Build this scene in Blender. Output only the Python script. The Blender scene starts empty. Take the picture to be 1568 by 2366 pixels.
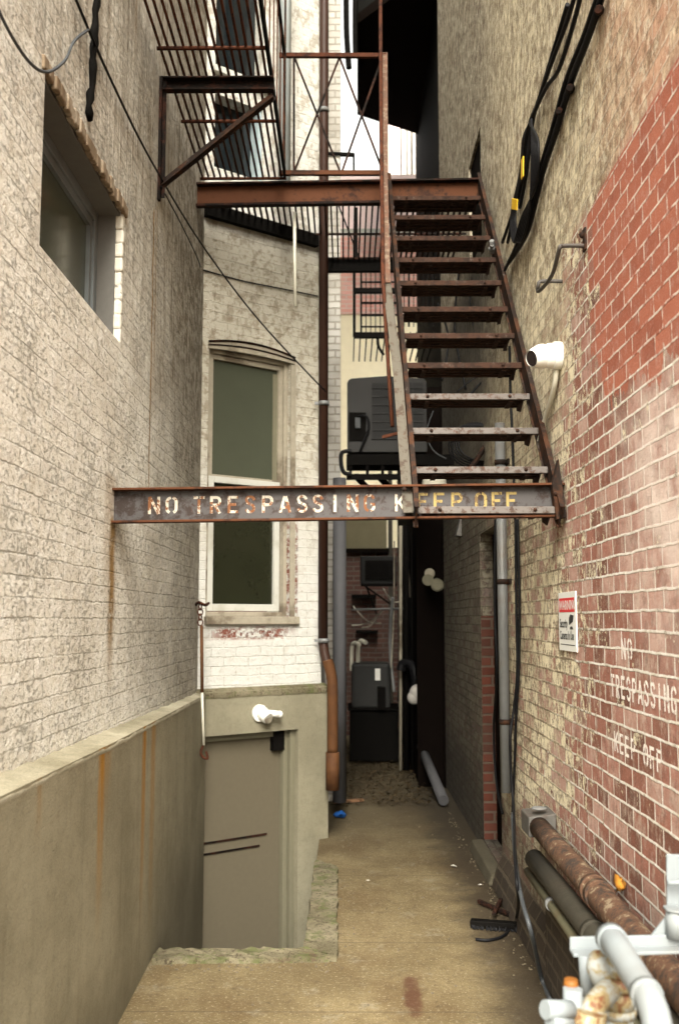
import bpy, bmesh, math, random
from mathutils import Vector, Matrix
random.seed(7)
S = bpy.context.scene
C = S.collection
R = math.radians

# ------------------------------------------------------------------ camera
EYE = Vector((0, 0, 1.6)); F = 2300.0
PITCH = math.atan(247 / F); YAW = math.atan(16 / F)
cd = bpy.data.cameras.new('camera'); cam = bpy.data.objects.new('camera', cd); C.objects.link(cam)
cam.location = EYE; cam.rotation_euler = (R(90) + PITCH, 0, YAW)
cd.sensor_fit = 'VERTICAL'; cd.sensor_height = 36; cd.lens = 36 * F / 2366
cd.clip_start = 0.05; cd.clip_end = 500
cd.dof.use_dof = True; cd.dof.focus_distance = 4.4; cd.dof.aperture_fstop = 3.2
S.camera = cam
# ------------------------------------------------------------------ world and sun (overcast)
SUN_EL, SUN_AZ = R(40), R(183)      # azimuth measured from +Y clockwise: almost straight behind the camera
w = bpy.data.worlds.new('World'); S.world = w; w.use_nodes = True
nt = w.node_tree; nt.nodes.clear()
sky = nt.nodes.new('ShaderNodeTexSky'); sky.sky_type = 'NISHITA'; sky.sun_disc = False
sky.sun_elevation = SUN_EL; sky.sun_rotation = SUN_AZ; sky.dust_density = 6; sky.air_density = 1.2
hs = nt.nodes.new('ShaderNodeHueSaturation'); hs.inputs['Saturation'].default_value = 0.22
tint = nt.nodes.new('ShaderNodeMixRGB'); tint.blend_type = 'MULTIPLY'; tint.inputs[0].default_value = 1
tint.inputs[2].default_value = (1.0, 0.955, 0.84, 1)
bg = nt.nodes.new('ShaderNodeBackground'); bg.inputs[1].default_value = 0.13
ow = nt.nodes.new('ShaderNodeOutputWorld')
nt.links.new(sky.outputs[0], hs.inputs['Color']); nt.links.new(hs.outputs[0], tint.inputs[1])
nt.links.new(tint.outputs[0], bg.inputs[0]); nt.links.new(bg.outputs[0], ow.inputs[0])
sd = bpy.data.lights.new('sun', 'SUN'); sd.energy = 2.0; sd.angle = R(40); sd.color = (1, 0.96, 0.88)
so = bpy.data.objects.new('sun', sd); C.objects.link(so)
sdir = Vector((math.sin(SUN_AZ) * math.cos(SUN_EL), math.cos(SUN_AZ) * math.cos(SUN_EL), math.sin(SUN_EL)))
so.rotation_euler = sdir.to_track_quat('Z', 'Y').to_euler(); so.location = (0, -3, 12)
vs = S.view_settings
vs.view_transform = 'Standard'; vs.look = 'None'; vs.gamma = 1; vs.use_curve_mapping = False
vs.exposure = 2.2

# ------------------------------------------------------------------ measuring helpers: where a sight line meets a real plane
RM = cam.rotation_euler.to_matrix()
def ray(x, y): return RM @ Vector(((x - 784) / F, (1183 - y) / F, -1))
def aty(x, y, Y): d = ray(x, y); return EYE + d * (Y / d.y)
def atx(x, y, X): d = ray(x, y); return EYE + d * (X / d.x)
def atz(x, y, Z): d = ray(x, y); return EYE + d * ((Z - EYE.z) / d.z)
def atp(x, y, p, n): d = ray(x, y); return EYE + d * ((p - EYE).dot(n) / d.dot(n))

# ------------------------------------------------------------------ material helpers
class M:
    def __init__(s, name, rough=0.8, metal=0.0, spec=0.2):
        s.m = bpy.data.materials.new(name); s.m.use_nodes = True; s.t = s.m.node_tree
        s.b = s.t.nodes['Principled BSDF']; s.b.inputs['Roughness'].default_value = rough
        s.b.inputs['Metallic'].default_value = metal; s.b.inputs['Specular IOR Level'].default_value = spec
    def n(s, ty, ins={}, **pr):
        k = s.t.nodes.new(ty)
        for a, v in pr.items(): setattr(k, a, v)
        for i, v in ins.items():
            if isinstance(v, bpy.types.NodeSocket): s.t.links.new(v, k.inputs[i])
            else:
                if isinstance(v, tuple) and len(v) == 3 and k.inputs[i].type == 'RGBA': v = v + (1,)
                k.inputs[i].default_value = v
        return k
    def uv(s): return s.n('ShaderNodeUVMap', uv_map='UVMap').outputs[0]
    def pos(s): return s.n('ShaderNodeNewGeometry').outputs['Position']
    def obj(s): return s.n('ShaderNodeTexCoord').outputs['Object']
    def sc(s, v, xyz): return s.n('ShaderNodeVectorMath', {0: v, 1: xyz}, operation='MULTIPLY').outputs[0]
    def vadd(s, v, u): return s.n('ShaderNodeVectorMath', {0: v, 1: u}, operation='ADD').outputs[0]
    def sep(s, v): return s.n('ShaderNodeSeparateXYZ', {0: v}).outputs
    def noise(s, v, scale, detail=4, rough=0.6, col=False):
        k = s.n('ShaderNodeTexNoise', {'Vector': v, 'Scale': scale, 'Detail': detail, 'Roughness': rough})
        return k.outputs['Color' if col else 'Fac']
    def ma(s, op, a, b=0.0, c=0.0, clamp=False):
        k = s.n('ShaderNodeMath', {0: a, 1: b, 2: c}, operation=op); k.use_clamp = clamp; return k.outputs[0]
    def st(s, v, a, b):       # smooth step a -> b (0..1), a > b reverses it
        return s.n('ShaderNodeMapRange', {0: v, 1: a, 2: b, 3: 0.0, 4: 1.0}, interpolation_type='SMOOTHSTEP').outputs[0] if a < b else \
            s.ma('SUBTRACT', 1.0, s.n('ShaderNodeMapRange', {0: v, 1: b, 2: a, 3: 0.0, 4: 1.0}, interpolation_type='SMOOTHSTEP').outputs[0])
    def mul(s, *a):
        o = a[0]
        for b in a[1:]: o = s.ma('MULTIPLY', o, b)
        return o
    def add(s, *a):
        o = a[0]
        for b in a[1:]: o = s.ma('ADD', o, b)
        return o
    def mx(s, f, a, b, blend='MIX'):
        return s.n('ShaderNodeMixRGB', {0: f, 1: a, 2: b}, blend_type=blend).outputs[0]
    def ramp(s, f, stops):
        k = s.n('ShaderNodeValToRGB', {0: f}); e = k.color_ramp.elements
        while len(e) < len(stops): e.new(0.5)
        for i, (p, c) in enumerate(stops): e[i].position = p; e[i].color = (c + (1,)) if len(c) == 3 else c
        return k.outputs[0]
    def bump(s, h, dist, strength=1.0, prev=None):
        ins = {'Height': h, 'Distance': dist, 'Strength': strength}
        if prev is not None: ins['Normal'] = prev
        return s.n('ShaderNodeBump', ins).outputs[0]
    def out(s, col, normal=None, rough=None):
        if isinstance(col, bpy.types.NodeSocket): s.t.links.new(col, s.b.inputs['Base Color'])
        else: s.b.inputs['Base Color'].default_value = tuple(col) + (1,)
        if normal is not None: s.t.links.new(normal, s.b.inputs['Normal'])
        if rough is not None: s.t.links.new(rough, s.b.inputs['Roughness'])
        return s.m
    def bricks(s, uv, bw=0.205, rh=0.0667, mortar=0.011, warp=0.010, smooth=0.25):
        nz = s.noise(uv, 3.2, 4, 0.6, True)
        o = s.n('ShaderNodeVectorMath', {0: nz, 1: (0.5, 0.5, 0.5)}, operation='SUBTRACT').outputs[0]
        v = s.vadd(uv, s.sc(o, (warp * 2.2, warp * 2.6, 0)))
        nz2 = s.noise(uv, 24, 3, 0.6, True)
        o2 = s.n('ShaderNodeVectorMath', {0: nz2, 1: (0.5, 0.5, 0.5)}, operation='SUBTRACT').outputs[0]
        v = s.vadd(v, s.sc(o2, (warp * 1.2, warp * 1.0, 0)))
        k = s.n('ShaderNodeTexBrick', {'Vector': v, 'Scale': 1.0, 'Color1': (0, 0, 0), 'Color2': (1, 1, 1), 'Mortar': (0.5, 0.5, 0.5),
                'Mortar Size': mortar, 'Mortar Smooth': smooth, 'Bias': 0.0, 'Brick Width': bw, 'Row Height': rh})
        return k.outputs['Color'], k.outputs['Fac'], v

def mat_plain(name, col, rough=0.6, metal=0.0, var=0.25, scale=18, bumpd=0.0006, spec=0.25, dirt=None, dirt_amt=0.5):
    m = M(name, rough, metal, spec); p = m.obj()
    a = m.noise(p, scale, 6, 0.65); b = m.noise(p, scale * 0.2, 4)
    c = m.mx(a, tuple(x * (1 - var) for x in col), tuple(min(1, x * (1 + var)) for x in col))
    if dirt: c = m.mx(m.mul(m.st(b, 0.5, 0.66), dirt_amt), c, dirt)
    return m.out(c, m.bump(a, bumpd))

def mat_steel(name, dark=(0.022, 0.016, 0.013), rust=(0.13, 0.042, 0.018), pale=(0.17, 0.15, 0.135), amt=0.5, pale_amt=0.2, scale=9):
    m = M(name, 0.8, 0.0, 0.10); p = m.pos()
    a = m.noise(p, scale, 8, 0.7); b = m.noise(p, scale * 5, 5, 0.7); c = m.noise(m.vadd(p, (9, 3, 5)), scale * 1.7, 6, 0.7)
    h = m.add(m.mul(a, 0.65), m.mul(b, 0.35))
    col = m.mx(m.st(h, 0.62 - amt * 0.3, 0.72 - amt * 0.3), dark, rust)
    col = m.mx(m.st(c, 0.68 - pale_amt * 0.35, 0.78 - pale_amt * 0.35), col, pale)
    col = m.mx(m.mul(m.st(b, 0.55, 0.75), 0.5), col, tuple(x * 0.35 for x in rust))
    return m.out(col, m.bump(h, 0.003, 0.8))

# ---- painted white brick of the left building (u along the wall, v = height)
def mat_leftwall():
    m = M('painted_brick', 0.85, 0, 0.25); uv = m.uv(); u, v, _ = m.sep(uv)[:3]
    rnd, fac, wv = m.bricks(uv, warp=0.009, mortar=0.0055, smooth=1.0)
    n1 = m.noise(uv, 2.2, 5, 0.6); n2 = m.noise(uv, 14, 6, 0.7); n3 = m.noise(uv, 70, 4, 0.7); n4 = m.noise(uv, 190, 3, 0.8)
    stv = m.noise(m.sc(uv, (16, 0.9, 1)), 1.5, 6, 0.7)
    stw = m.noise(m.sc(uv, (13, 9, 1)), 1.0, 7, 0.78)
    col = m.mx(m.st(n2, 0.3, 0.7), (0.84, 0.805, 0.70), (0.95, 0.93, 0.86))
    col = m.mx(m.mul(m.st(rnd, 0.5, 1.0), 0.10), col, (0.5, 0.45, 0.38))
    col = m.mx(m.mul(m.st(n1, 0.46, 0.70), 0.28), col, (0.52, 0.45, 0.34))
    col = m.mx(m.mul(m.st(m.noise(uv, 5.5, 6, 0.75), 0.54, 0.66), 0.24), col, (0.42, 0.35, 0.25))
    col = m.mx(m.mul(m.st(n4, 0.56, 0.72), 0.16), col, (0.40, 0.33, 0.21))
    col = m.mx(m.mul(m.st(n4, 0.45, 0.30), 0.5), col, (0.88, 0.87, 0.84))
    # grime in broken stretches of the joints
    joint = m.mul(fac, m.st(m.noise(uv, 9, 5, 0.8), 0.46, 0.60))
    col = m.mx(m.mul(m.st(stw, 0.56, 0.62), 0.16), col, (0.36, 0.29, 0.18))
    crev = m.st(m.add(m.noise(m.sc(uv, (1.0, 1.7, 1)), 27, 9, 0.82), m.mul(fac, 0.06), m.mul(m.ma('SUBTRACT', m.noise(uv, 3.0, 4, 0.6), 0.5), 0.22)), 0.545, 0.62)  # crevice dirt, also painting in relief shade that soft light leaves flat
    col = m.mx(m.mul(crev, 0.26), col, (0.38, 0.29, 0.16))
    col = m.mx(m.mul(joint, 0.08), col, (0.22, 0.17, 0.11))
    # pits and chips
    pit = m.st(m.noise(m.sc(uv, (1, 1.7, 1)), 24, 6, 0.8), 0.605, 0.66)
    col = m.mx(m.mul(pit, 0.62), col, (0.20, 0.15, 0.10))
    # dirtier higher up; down the alley dirt plus painted-in dimming of the light
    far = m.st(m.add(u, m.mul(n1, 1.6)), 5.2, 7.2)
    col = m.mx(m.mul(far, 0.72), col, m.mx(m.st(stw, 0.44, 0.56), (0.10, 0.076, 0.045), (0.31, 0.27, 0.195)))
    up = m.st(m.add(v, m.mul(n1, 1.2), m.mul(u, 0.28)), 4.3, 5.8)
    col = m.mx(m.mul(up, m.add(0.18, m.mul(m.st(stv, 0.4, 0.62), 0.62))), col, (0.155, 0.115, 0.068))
    col = m.mx(m.mul(up, m.st(stw, 0.48, 0.54), 0.80), col, (0.50, 0.46, 0.39))
    col = m.mx(m.mul(m.st(stv, 0.60, 0.72), m.st(u, 4.0, 5.0), m.st(v, 2.2, 3.6), 0.5), col, (0.30, 0.20, 0.05))
    # rust runs (position along the wall, half width, top, bottom)
    for (c0, hw, zt, zb, k) in ((5.09, 0.022, 3.75, 2.0, 1.0), (5.16, 0.05, 3.8, 2.6, 0.35), (4.33, 0.085, 2.02, 1.20, 0.95), (4.28, 0.18, 2.2, 1.5, 0.45), (4.55, .05, 5.6, 4.2, .45)):
        wob = m.mul(m.ma('SUBTRACT', m.noise(m.sc(uv, (0, 5, 1)), 1.0, 4), 0.5), 0.05)
        d = m.ma('ABSOLUTE', m.ma('SUBTRACT', m.add(u, wob), c0))
        msk = m.mul(m.st(d, hw, hw * 0.15), m.st(v, zb, zb + 0.45), m.st(v, zt + 0.04, zt), m.st(n2, 0.30, 0.5), k)
        col = m.mx(msk, col, (0.30, 0.17, 0.045))
    h = m.add(m.mul(fac, -0.26), m.mul(crev, -0.8), m.mul(n2, 1.9), m.mul(n3, 0.7), m.mul(stw, 1.0), m.mul(pit, -0.9), m.mul(m.noise(uv, 6, 3), 1.8), m.mul(rnd, 0.45))
    return m.out(col, m.bump(h, 0.014, 1.0))

def mat_baywall():
    m = M('bay_brick', 0.85, 0, 0.25); uv = m.uv(); u, v, _ = m.sep(uv)[:3]
    rnd, fac, wv = m.bricks(uv, warp=0.010, mortar=0.0055, smooth=1.0)
    n1 = m.noise(uv, 2.2, 5, 0.6); n2 = m.noise(uv, 16, 6, 0.7); n4 = m.noise(uv, 150, 3, 0.8)
    col = m.mx(n2, (0.46, 0.46, 0.43), (0.62, 0.62, 0.59))
    dirt = m.st(m.add(v, m.mul(n1, 1.5)), 2.4, 4.0)
    col = m.mx(m.mul(dirt, 0.55), col, (0.40, 0.355, 0.25))
    col = m.mx(m.mul(dirt, m.st(n2, 0.52, 0.62), 0.5), col, (0.16, 0.12, 0.07))
    hi = m.st(v, 4.3, 4.6)
    col = m.mx(m.mul(hi, 0.7), col, (0.60, 0.60, 0.57))
    col = m.mx(m.mul(m.st(n4, 0.54, 0.72), 0.35), col, (0.30, 0.27, 0.20))
    joint = m.mul(fac, m.st(m.noise(uv, 7, 5, 0.8), 0.49, 0.60))
    col = m.mx(m.mul(joint, 0.18), col, (0.24, 0.19, 0.12))
    # flaked paint beside and below the window
    stb = m.noise(m.sc(uv, (10, 7, 1)), 1.0, 7, 0.78)
    col = m.mx(m.mul(dirt, m.st(stb, 0.50, 0.57), 0.45), col, (0.16, 0.12, 0.07))
    col = m.mx(m.mul(m.st(stb, 0.54, 0.62), 0.18), col, (0.30, 0.25, 0.17))
    def band(x, c, hw): return m.st(m.ma('ABSOLUTE', m.ma('SUBTRACT', x, c)), hw, hw * 0.5)
    chip = m.st(m.add(m.noise(uv, 28, 5, 0.7), m.mul(rnd, 0.14)), 0.50, 0.57)
    fl = m.add(m.mul(band(v, 1.50, 0.06), band(u, 0.43, 0.42), 1.0), m.mul(band(u, 0.80, 0.045), band(v, 1.95, 0.5)))
    flb = m.mul(m.ma('MINIMUM', fl, 1.0), chip, m.st(n2, 0.36, 0.52), m.ma('SUBTRACT', 1.0, m.mul(fac, 0.7)))
    col = m.mx(flb, col, (0.17, 0.055, 0.035))
    crv = m.st(m.add(m.noise(m.sc(uv, (1.0, 1.8, 1)), 22, 9, 0.82), m.mul(fac, 0.07)), 0.57, 0.64)
    col = m.mx(m.mul(crv, 0.55), col, (0.24, 0.19, 0.11))
    h = m.add(m.mul(fac, -0.38), m.mul(n2, 1.6), m.mul(n4, 0.15), m.mul(m.noise(uv, 5, 3), 1.0), m.mul(flb, -0.6))
    return m.out(col, m.bump(h, 0.008, 1.0))

def mat_rightwall():
    m = M('weathered_brick', 0.85, 0, 0.25); uv = m.uv(); u, v, _ = m.sep(uv)[:3]
    rnd, fac, wv = m.bricks(uv, bw=0.158, rh=0.0650, warp=0.007, mortar=0.0058, smooth=0.5)
    n1 = m.noise(uv, 1.6, 5, 0.6); n2 = m.noise(uv, 18, 6, 0.7); n3 = m.noise(uv, 80, 4, 0.7)
    n4 = m.noise(uv, 170, 3, 0.8)
    stk = m.st(m.noise(m.sc(m.vadd(wv, (3, 1, 0)), (12, 8.0, 1)), 1.0, 8, 0.82), 0.36, 0.64)           # fine vertical streaks
    stw = m.noise(m.sc(uv, (9, 0.8, 1)), 1.0, 5, 0.65)
    # bare brick
    bk = m.ramp(m.add(m.mul(rnd, 0.65), m.mul(n2, 0.45)), [(0.12, (0.11, 0.052, 0.038)), (0.38, (0.24, 0.092, 0.060)), (0.66, (0.36, 0.155, 0.115)), (0.9, (0.54, 0.36, 0.30))])
    near = m.st(m.add(u, m.mul(n1, 0.9)), 4.1, 3.0)
    pink = m.mul(near, m.st(v, 1.0, 1.7))
    bk = m.mx(m.mul(pink, 0.36), bk, (0.68, 0.43, 0.37))
    bk = m.mx(m.mul(m.st(m.noise(m.sc(wv, (14, 8, 1)), 1.0, 7, 0.8), 0.50, 0.60), 0.5), bk, (0.58, 0.48, 0.40))
    vs_ = m.noise(m.sc(m.vadd(wv, (7, 2, 0)), (18, 11, 1)), 1.0, 7, 0.82)
    bk = m.mx(m.mul(m.st(vs_, 0.50, 0.62), 0.45), bk, (0.10, 0.055, 0.042))
    mort = m.mx(m.st(n2, 0.3, 0.65), (0.66, 0.60, 0.49), (0.92, 0.89, 0.84))
    col = m.mx(fac, bk, mort)
    # old cream paint, thick past the sign, only streaks in front of it
    cov = m.add(m.mul(m.st(u, 3.4, 4.9), 0.42), m.mul(n1, 0.30), m.mul(stk, 0.40), m.mul(fac, 0.10), m.mul(m.st(v, 0.5, 1.4), 0.08), m.mul(m.st(v, 1.9, 2.6), 0.05))
    cream = m.mx(m.mul(m.add(stw, m.mul(n2, 0.5)), 0.75), (0.93, 0.86, 0.66), (0.74, 0.65, 0.44))
    crr = m.st(m.add(m.noise(m.sc(m.vadd(wv, (5, 9, 0)), (20, 22, 1)), 1.0, 9, 0.82), m.mul(fac, 0.08), m.mul(m.ma('SUBTRACT', n1, 0.5), 0.5)), 0.55, 0.60)
    cream = m.mx(m.mul(crr, 0.75), cream, (0.12, 0.075, 0.042))
    cream = m.mx(m.mul(m.st(rnd, 0.66, 0.80), 0.38), cream, (0.30, 0.20, 0.12))
    cream = m.mx(m.mul(m.st(fac, 0.3, 0.9), 0.42), cream, (0.20, 0.14, 0.085))
    cream = m.mx(m.mul(m.st(m.noise(m.sc(wv, (22, 13, 1)), 1.0, 7, 0.82), 0.525, 0.57), 0.8), cream, (0.14, 0.085, 0.05))
    pmask = m.st(m.add(cov, m.mul(m.ma('SUBTRACT', vs_, 0.5), 0.9), m.mul(m.ma('SUBTRACT', rnd, 0.5), -0.30)), 0.70, 0.75)
    col = m.mx(pmask, col, cream)
    # upper wall: pale wash with brown runs, greyer with distance
    up = m.st(v, 3.16, 3.24)
    wash = m.mx(m.add(m.mul(m.st(stk, 0.25, 0.75), 0.55), m.mul(m.st(m.noise(m.sc(m.vadd(wv, (2, 5, 0)), (34, 9, 1)), 1.0, 6, 0.8), 0.40, 0.60), 0.45)), (0.17, 0.118, 0.062), (0.88, 0.79, 0.56))
    wash = m.mx(m.mul(m.st(rnd, 0.62, 0.8), 0.22), wash, (0.22, 0.15, 0.09))
    wash = m.mx(m.mul(m.st(fac, 0.3, 0.9), m.st(n2, 0.55, 0.42), 0.45), wash, (0.12, 0.085, 0.055))
    wash = m.mx(m.mul(m.st(u, 3.9, 2.9), m.add(0.45, m.mul(rnd, 0.35))), wash, (0.56, 0.27, 0.175))
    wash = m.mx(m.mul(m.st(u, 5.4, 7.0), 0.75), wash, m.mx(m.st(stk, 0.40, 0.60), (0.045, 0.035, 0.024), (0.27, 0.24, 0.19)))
    wash = m.mx(m.mul(m.st(v, 3.4, 4.6), m.st(stw, 0.4, 0.7), 0.35), wash, (0.20, 0.15, 0.10))
    wash = m.mx(m.mul(fac, m.st(n2, 0.42, 0.6), 0.5), wash, (0.70, 0.64, 0.52))
    wash = m.mx(m.mul(m.st(m.add(m.noise(m.sc(m.vadd(wv, (5, 9, 0)), (17, 13, 1)), 1.0, 9, 0.82), m.mul(m.ma('SUBTRACT', n1, 0.5), 0.5)), 0.55, 0.60), 0.60), wash, (0.13, 0.085, 0.042))
    wash = m.mx(m.mul(m.st(m.noise(m.sc(m.vadd(wv, (1, 3, 0)), (16, 12, 1)), 1.0, 8, 0.8), 0.53, 0.60), 0.5), wash, (0.94, 0.88, 0.70))
    col = m.mx(m.mul(up, 0.93), col, wash)
    mid = m.mul(m.st(v, 2.2, 2.9), m.st(u, 4.0, 4.4), m.ma('SUBTRACT', 1.0, up))
    col = m.mx(m.mul(mid, 0.75), col, m.mx(0.9, (0.5, 0.42, 0.27), wash))
    # rectangular repainted red panel with toothed edge
    wu, wz, _ = m.sep(wv)[:3]
    row = m.ma('FLOOR', m.ma('DIVIDE', wz, 0.0650)); odd = m.ma('MODULO', row, 2.0)
    cu = m.ma('MULTIPLY', m.ma('FLOOR', m.ma('DIVIDE', m.add(wu, m.mul(odd, 0.079)), 0.158)), 0.158)
    edge = m.add(3.72, m.mul(m.ma('SUBTRACT', rnd, 0.5), 0.22))
    left = m.ma('LESS_THAN', cu, edge)
    low = m.ma('GREATER_THAN', wz, m.add(2.33, m.mul(m.ma('SUBTRACT', m.noise(m.sc(uv, (6, 2, 0)), 1.0, 4), 0.5), 0.7), m.mul(m.st(u, 3.2, 3.9), 0.30)))
    low = m.mul(low, m.ma('LESS_THAN', wz, 3.20))
    red = m.mul(left, low)
    rc = m.mx(m.add(m.mul(rnd, 0.6), m.mul(n2, 0.4)), (0.31, 0.080, 0.042), (0.47, 0.150, 0.088))
    rc = m.mx(m.mul(m.st(vs_, 0.52, 0.60), 0.40), rc, (0.52, 0.30, 0.25)); rc = m.mx(0.04, rc, (0.55, 0.40, 0.35))
    rm = m.mx(m.st(n2, 0.40, 0.55), rc, (0.80, 0.70, 0.62))
    col = m.mx(red, col, m.mx(m.mul(m.st(fac, 0.3, 0.8), 0.85), rc, rm))
    # white bloom under the red panel
    bl = m.mul(m.st(v, 1.35, 1.95), m.st(v, 2.5, 2.15), m.st(m.add(u, m.mul(n1, 0.6)), 3.85, 3.2), m.st(m.noise(uv, 5, 5, 0.6), 0.30, 0.62))
    col = m.mx(m.mul(bl, 0.85, m.ma('SUBTRACT', 1.0, m.mul(red, 0.75))), col, (0.86, 0.73, 0.66))
    col = m.mx(m.mul(m.st(n4, 0.55, 0.72), 0.30), col, (0.16, 0.11, 0.08))
    col = m.mx(m.mul(m.st(n4, 0.45, 0.30), 0.30), col, (0.80, 0.74, 0.66))
    # grime near the ground; past the stair, grey paint darkened to carry the shade
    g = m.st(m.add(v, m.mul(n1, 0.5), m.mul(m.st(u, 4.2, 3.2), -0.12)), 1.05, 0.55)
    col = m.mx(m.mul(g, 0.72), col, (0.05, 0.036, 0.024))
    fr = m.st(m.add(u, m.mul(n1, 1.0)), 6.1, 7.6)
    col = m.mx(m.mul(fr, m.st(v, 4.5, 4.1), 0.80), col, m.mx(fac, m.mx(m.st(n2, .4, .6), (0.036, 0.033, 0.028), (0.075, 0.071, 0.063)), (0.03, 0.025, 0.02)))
    h = m.add(m.mul(fac, -0.6), m.mul(n2, 0.7), m.mul(n3, 0.3), m.mul(rnd, 0.3), m.mul(pmask, 0.15), m.mul(stk, 0.5))
    return m.out(col, m.bump(h, 0.008, 1.0))

def mat_brick_simple(name, c1, c2, mortar, warp=0.008, dirt=(0.05, 0.04, 0.03), dirt_amt=0.4):
    m = M(name, 0.85, 0, 0.25); uv = m.uv()
    rnd, fac, wv = m.bricks(uv, warp=warp, mortar=0.009)
    n1 = m.noise(uv, 2, 5); n2 = m.noise(uv, 20, 5, 0.7)
    col = m.mx(m.add(m.mul(rnd, 0.6), m.mul(n2, 0.4)), c1, c2)
    col = m.mx(m.mul(fac, 0.8), col, mortar)
    col = m.mx(m.mul(m.st(n1, 0.4, 0.65), dirt_amt), col, dirt)
    h = m.add(m.mul(fac, -0.9), m.mul(n2, 0.5))
    return m.out(col, m.bump(h, 0.007, 1.0))

def mat_concrete(name, c1, c2, stains=(), stain=(0.30, 0.145, 0.020), base_dark=None, axis='uv', bumpd=0.004, speck=0.5):
    m = M(name, 0.9, 0, 0.2); uv = m.uv() if axis == 'uv' else m.pos(); u, v, _ = m.sep(uv)[:3]
    n1 = m.noise(uv, 1.8, 6, 0.6); n2 = m.noise(uv, 22, 6, 0.7); n3 = m.noise(uv, 130, 4, 0.75)
    col = m.mx(m.st(n1, 0.3, 0.7), c1, c2)
    col = m.mx(m.mul(m.st(n2, 0.45, 0.7), 0.25), col, tuple(x * 0.55 for x in c1))
    col = m.mx(m.mul(m.st(n3, 0.52, 0.70), speck * 0.5), col, tuple(min(1, x * 1.6) for x in c2))
    col = m.mx(m.mul(m.st(n3, 0.46, 0.32), speck), col, tuple(x * 0.45 for x in c1))
    pit = m.st(m.noise(uv, 34, 3, 0.7), 0.70, 0.74)
    col = m.mx(m.mul(pit, 0.6), col, tuple(x * 0.3 for x in c1))
    if axis == 'uv':
        stv = m.noise(m.sc(uv, (9, 0.6, 1)), 1.5, 5, 0.6)
        col = m.mx(m.mul(m.st(stv, 0.5, 0.75), 0.35), col, tuple(x * 0.6 for x in c1))
    for (c0, hw, zt, zb, k) in stains:
        wob = m.mul(m.ma('SUBTRACT', m.noise(m.sc(uv, (0, 4, 1)), 1.0, 4), 0.5), 0.04)
        d = m.ma('ABSOLUTE', m.ma('SUBTRACT', m.add(u, wob), c0))
        msk = m.mul(m.st(d, hw, hw * 0.1), m.st(v, zb, zt), m.st(m.noise(m.sc(uv, (30, 3, 1)), 1.0, 4), 0.22, 0.5), k)
        col = m.mx(msk, col, stain)
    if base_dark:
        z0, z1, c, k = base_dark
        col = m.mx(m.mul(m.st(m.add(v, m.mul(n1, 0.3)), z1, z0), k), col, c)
    return m, uv, col, m.bump(m.add(m.mul(n2, 0.6), m.mul(n3, 0.35), m.mul(pit, -0.8), m.mul(n1, 1.2)), bumpd, 1.0)

def mat_ground():
    m, p, col, nrm = mat_concrete('slab_concrete', (0.105, 0.078, 0.038), (0.175, 0.136, 0.072), axis='pos', bumpd=0.004, speck=0.75)
    x, y, _ = m.sep(p)[:3]; n = m.noise(p, 3.5, 6, 0.7); n2 = m.noise(m.sc(p, (1.0, 0.5, 1)), 1.3, 5, 0.65)
    col = m.mx(m.mul(m.st(n2, 0.46, 0.62), 0.60), col, (0.070, 0.042, 0.016))
    col = m.mx(m.mul(m.st(m.noise(p, 5, 5, .7), 0.56, 0.70), 0.5), col, (0.21, 0.19, 0.145))
    col = m.mx(m.mul(m.st(m.noise(m.vadd(p, (4, 2, 0)), 38, 5, .8), 0.59, 0.64), 0.65), col, (0.035, 0.026, 0.017))
    col = m.mx(m.mul(m.st(m.noise(m.vadd(p, (1, 7, 0)), 60, 5, .85), 0.54, 0.62), 0.6), col, (0.30, 0.26, 0.18))
    col = m.mx(m.mul(m.st(m.noise(m.vadd(p, (5, 1, 0)), 14, 7, .8), 0.52, 0.62), 0.40), col, (0.060, 0.042, 0.022))
    vr = m.n('ShaderNodeTexVoronoi', {'Vector': m.vadd(p, m.sc(m.noise(p, 5, 4, .6, True), (.25, .25, 0))), 'Scale': 0.9}, feature='DISTANCE_TO_EDGE').outputs['Distance']
    col = m.mx(m.mul(m.st(vr, 0.006, 0.0015), m.st(n, 0.52, 0.62), 0.6), col, (0.03, 0.022, 0.014))
    # red-brown spill on the front slab, dirt along both walls, darker towards the far end
    def blob(cx, cy, rx, ry, k, c, col):
        dx = m.ma('DIVIDE', m.ma('SUBTRACT', x, cx), rx); dy = m.ma('DIVIDE', m.ma('SUBTRACT', y, cy), ry)
        d = m.add(m.ma('POWER', m.ma('ABSOLUTE', dx), 2.0), m.ma('POWER', m.ma('ABSOLUTE', dy), 2.0), m.mul(m.ma('SUBTRACT', n, 0.5), 3.0))
        return m.mx(m.mul(m.st(d, 1.1, 0.2), k), col, c)
    col = blob(0.28, 4.45, 0.05, 0.26, 0.75, (0.055, 0.018, 0.010), col)
    col = blob(0.29, 4.05, 0.03, 0.10, 0.5, (0.07, 0.026, 0.011), col)
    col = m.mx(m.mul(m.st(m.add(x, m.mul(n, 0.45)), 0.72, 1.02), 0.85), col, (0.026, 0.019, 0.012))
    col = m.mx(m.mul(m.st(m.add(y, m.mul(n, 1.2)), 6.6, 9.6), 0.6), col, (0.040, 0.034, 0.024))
    # slab joints
    for yj in (4.27, 5.15, 6.45, 7.9):
        d = m.ma('ABSOLUTE', m.ma('SUBTRACT', m.add(y, m.mul(n, 0.02)), yj + 0.01))
        col = m.mx(m.mul(m.st(d, 0.010, 0.003), 0.40), col, (0.045, 0.035, 0.022))
    return m.out(col, nrm)

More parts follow.
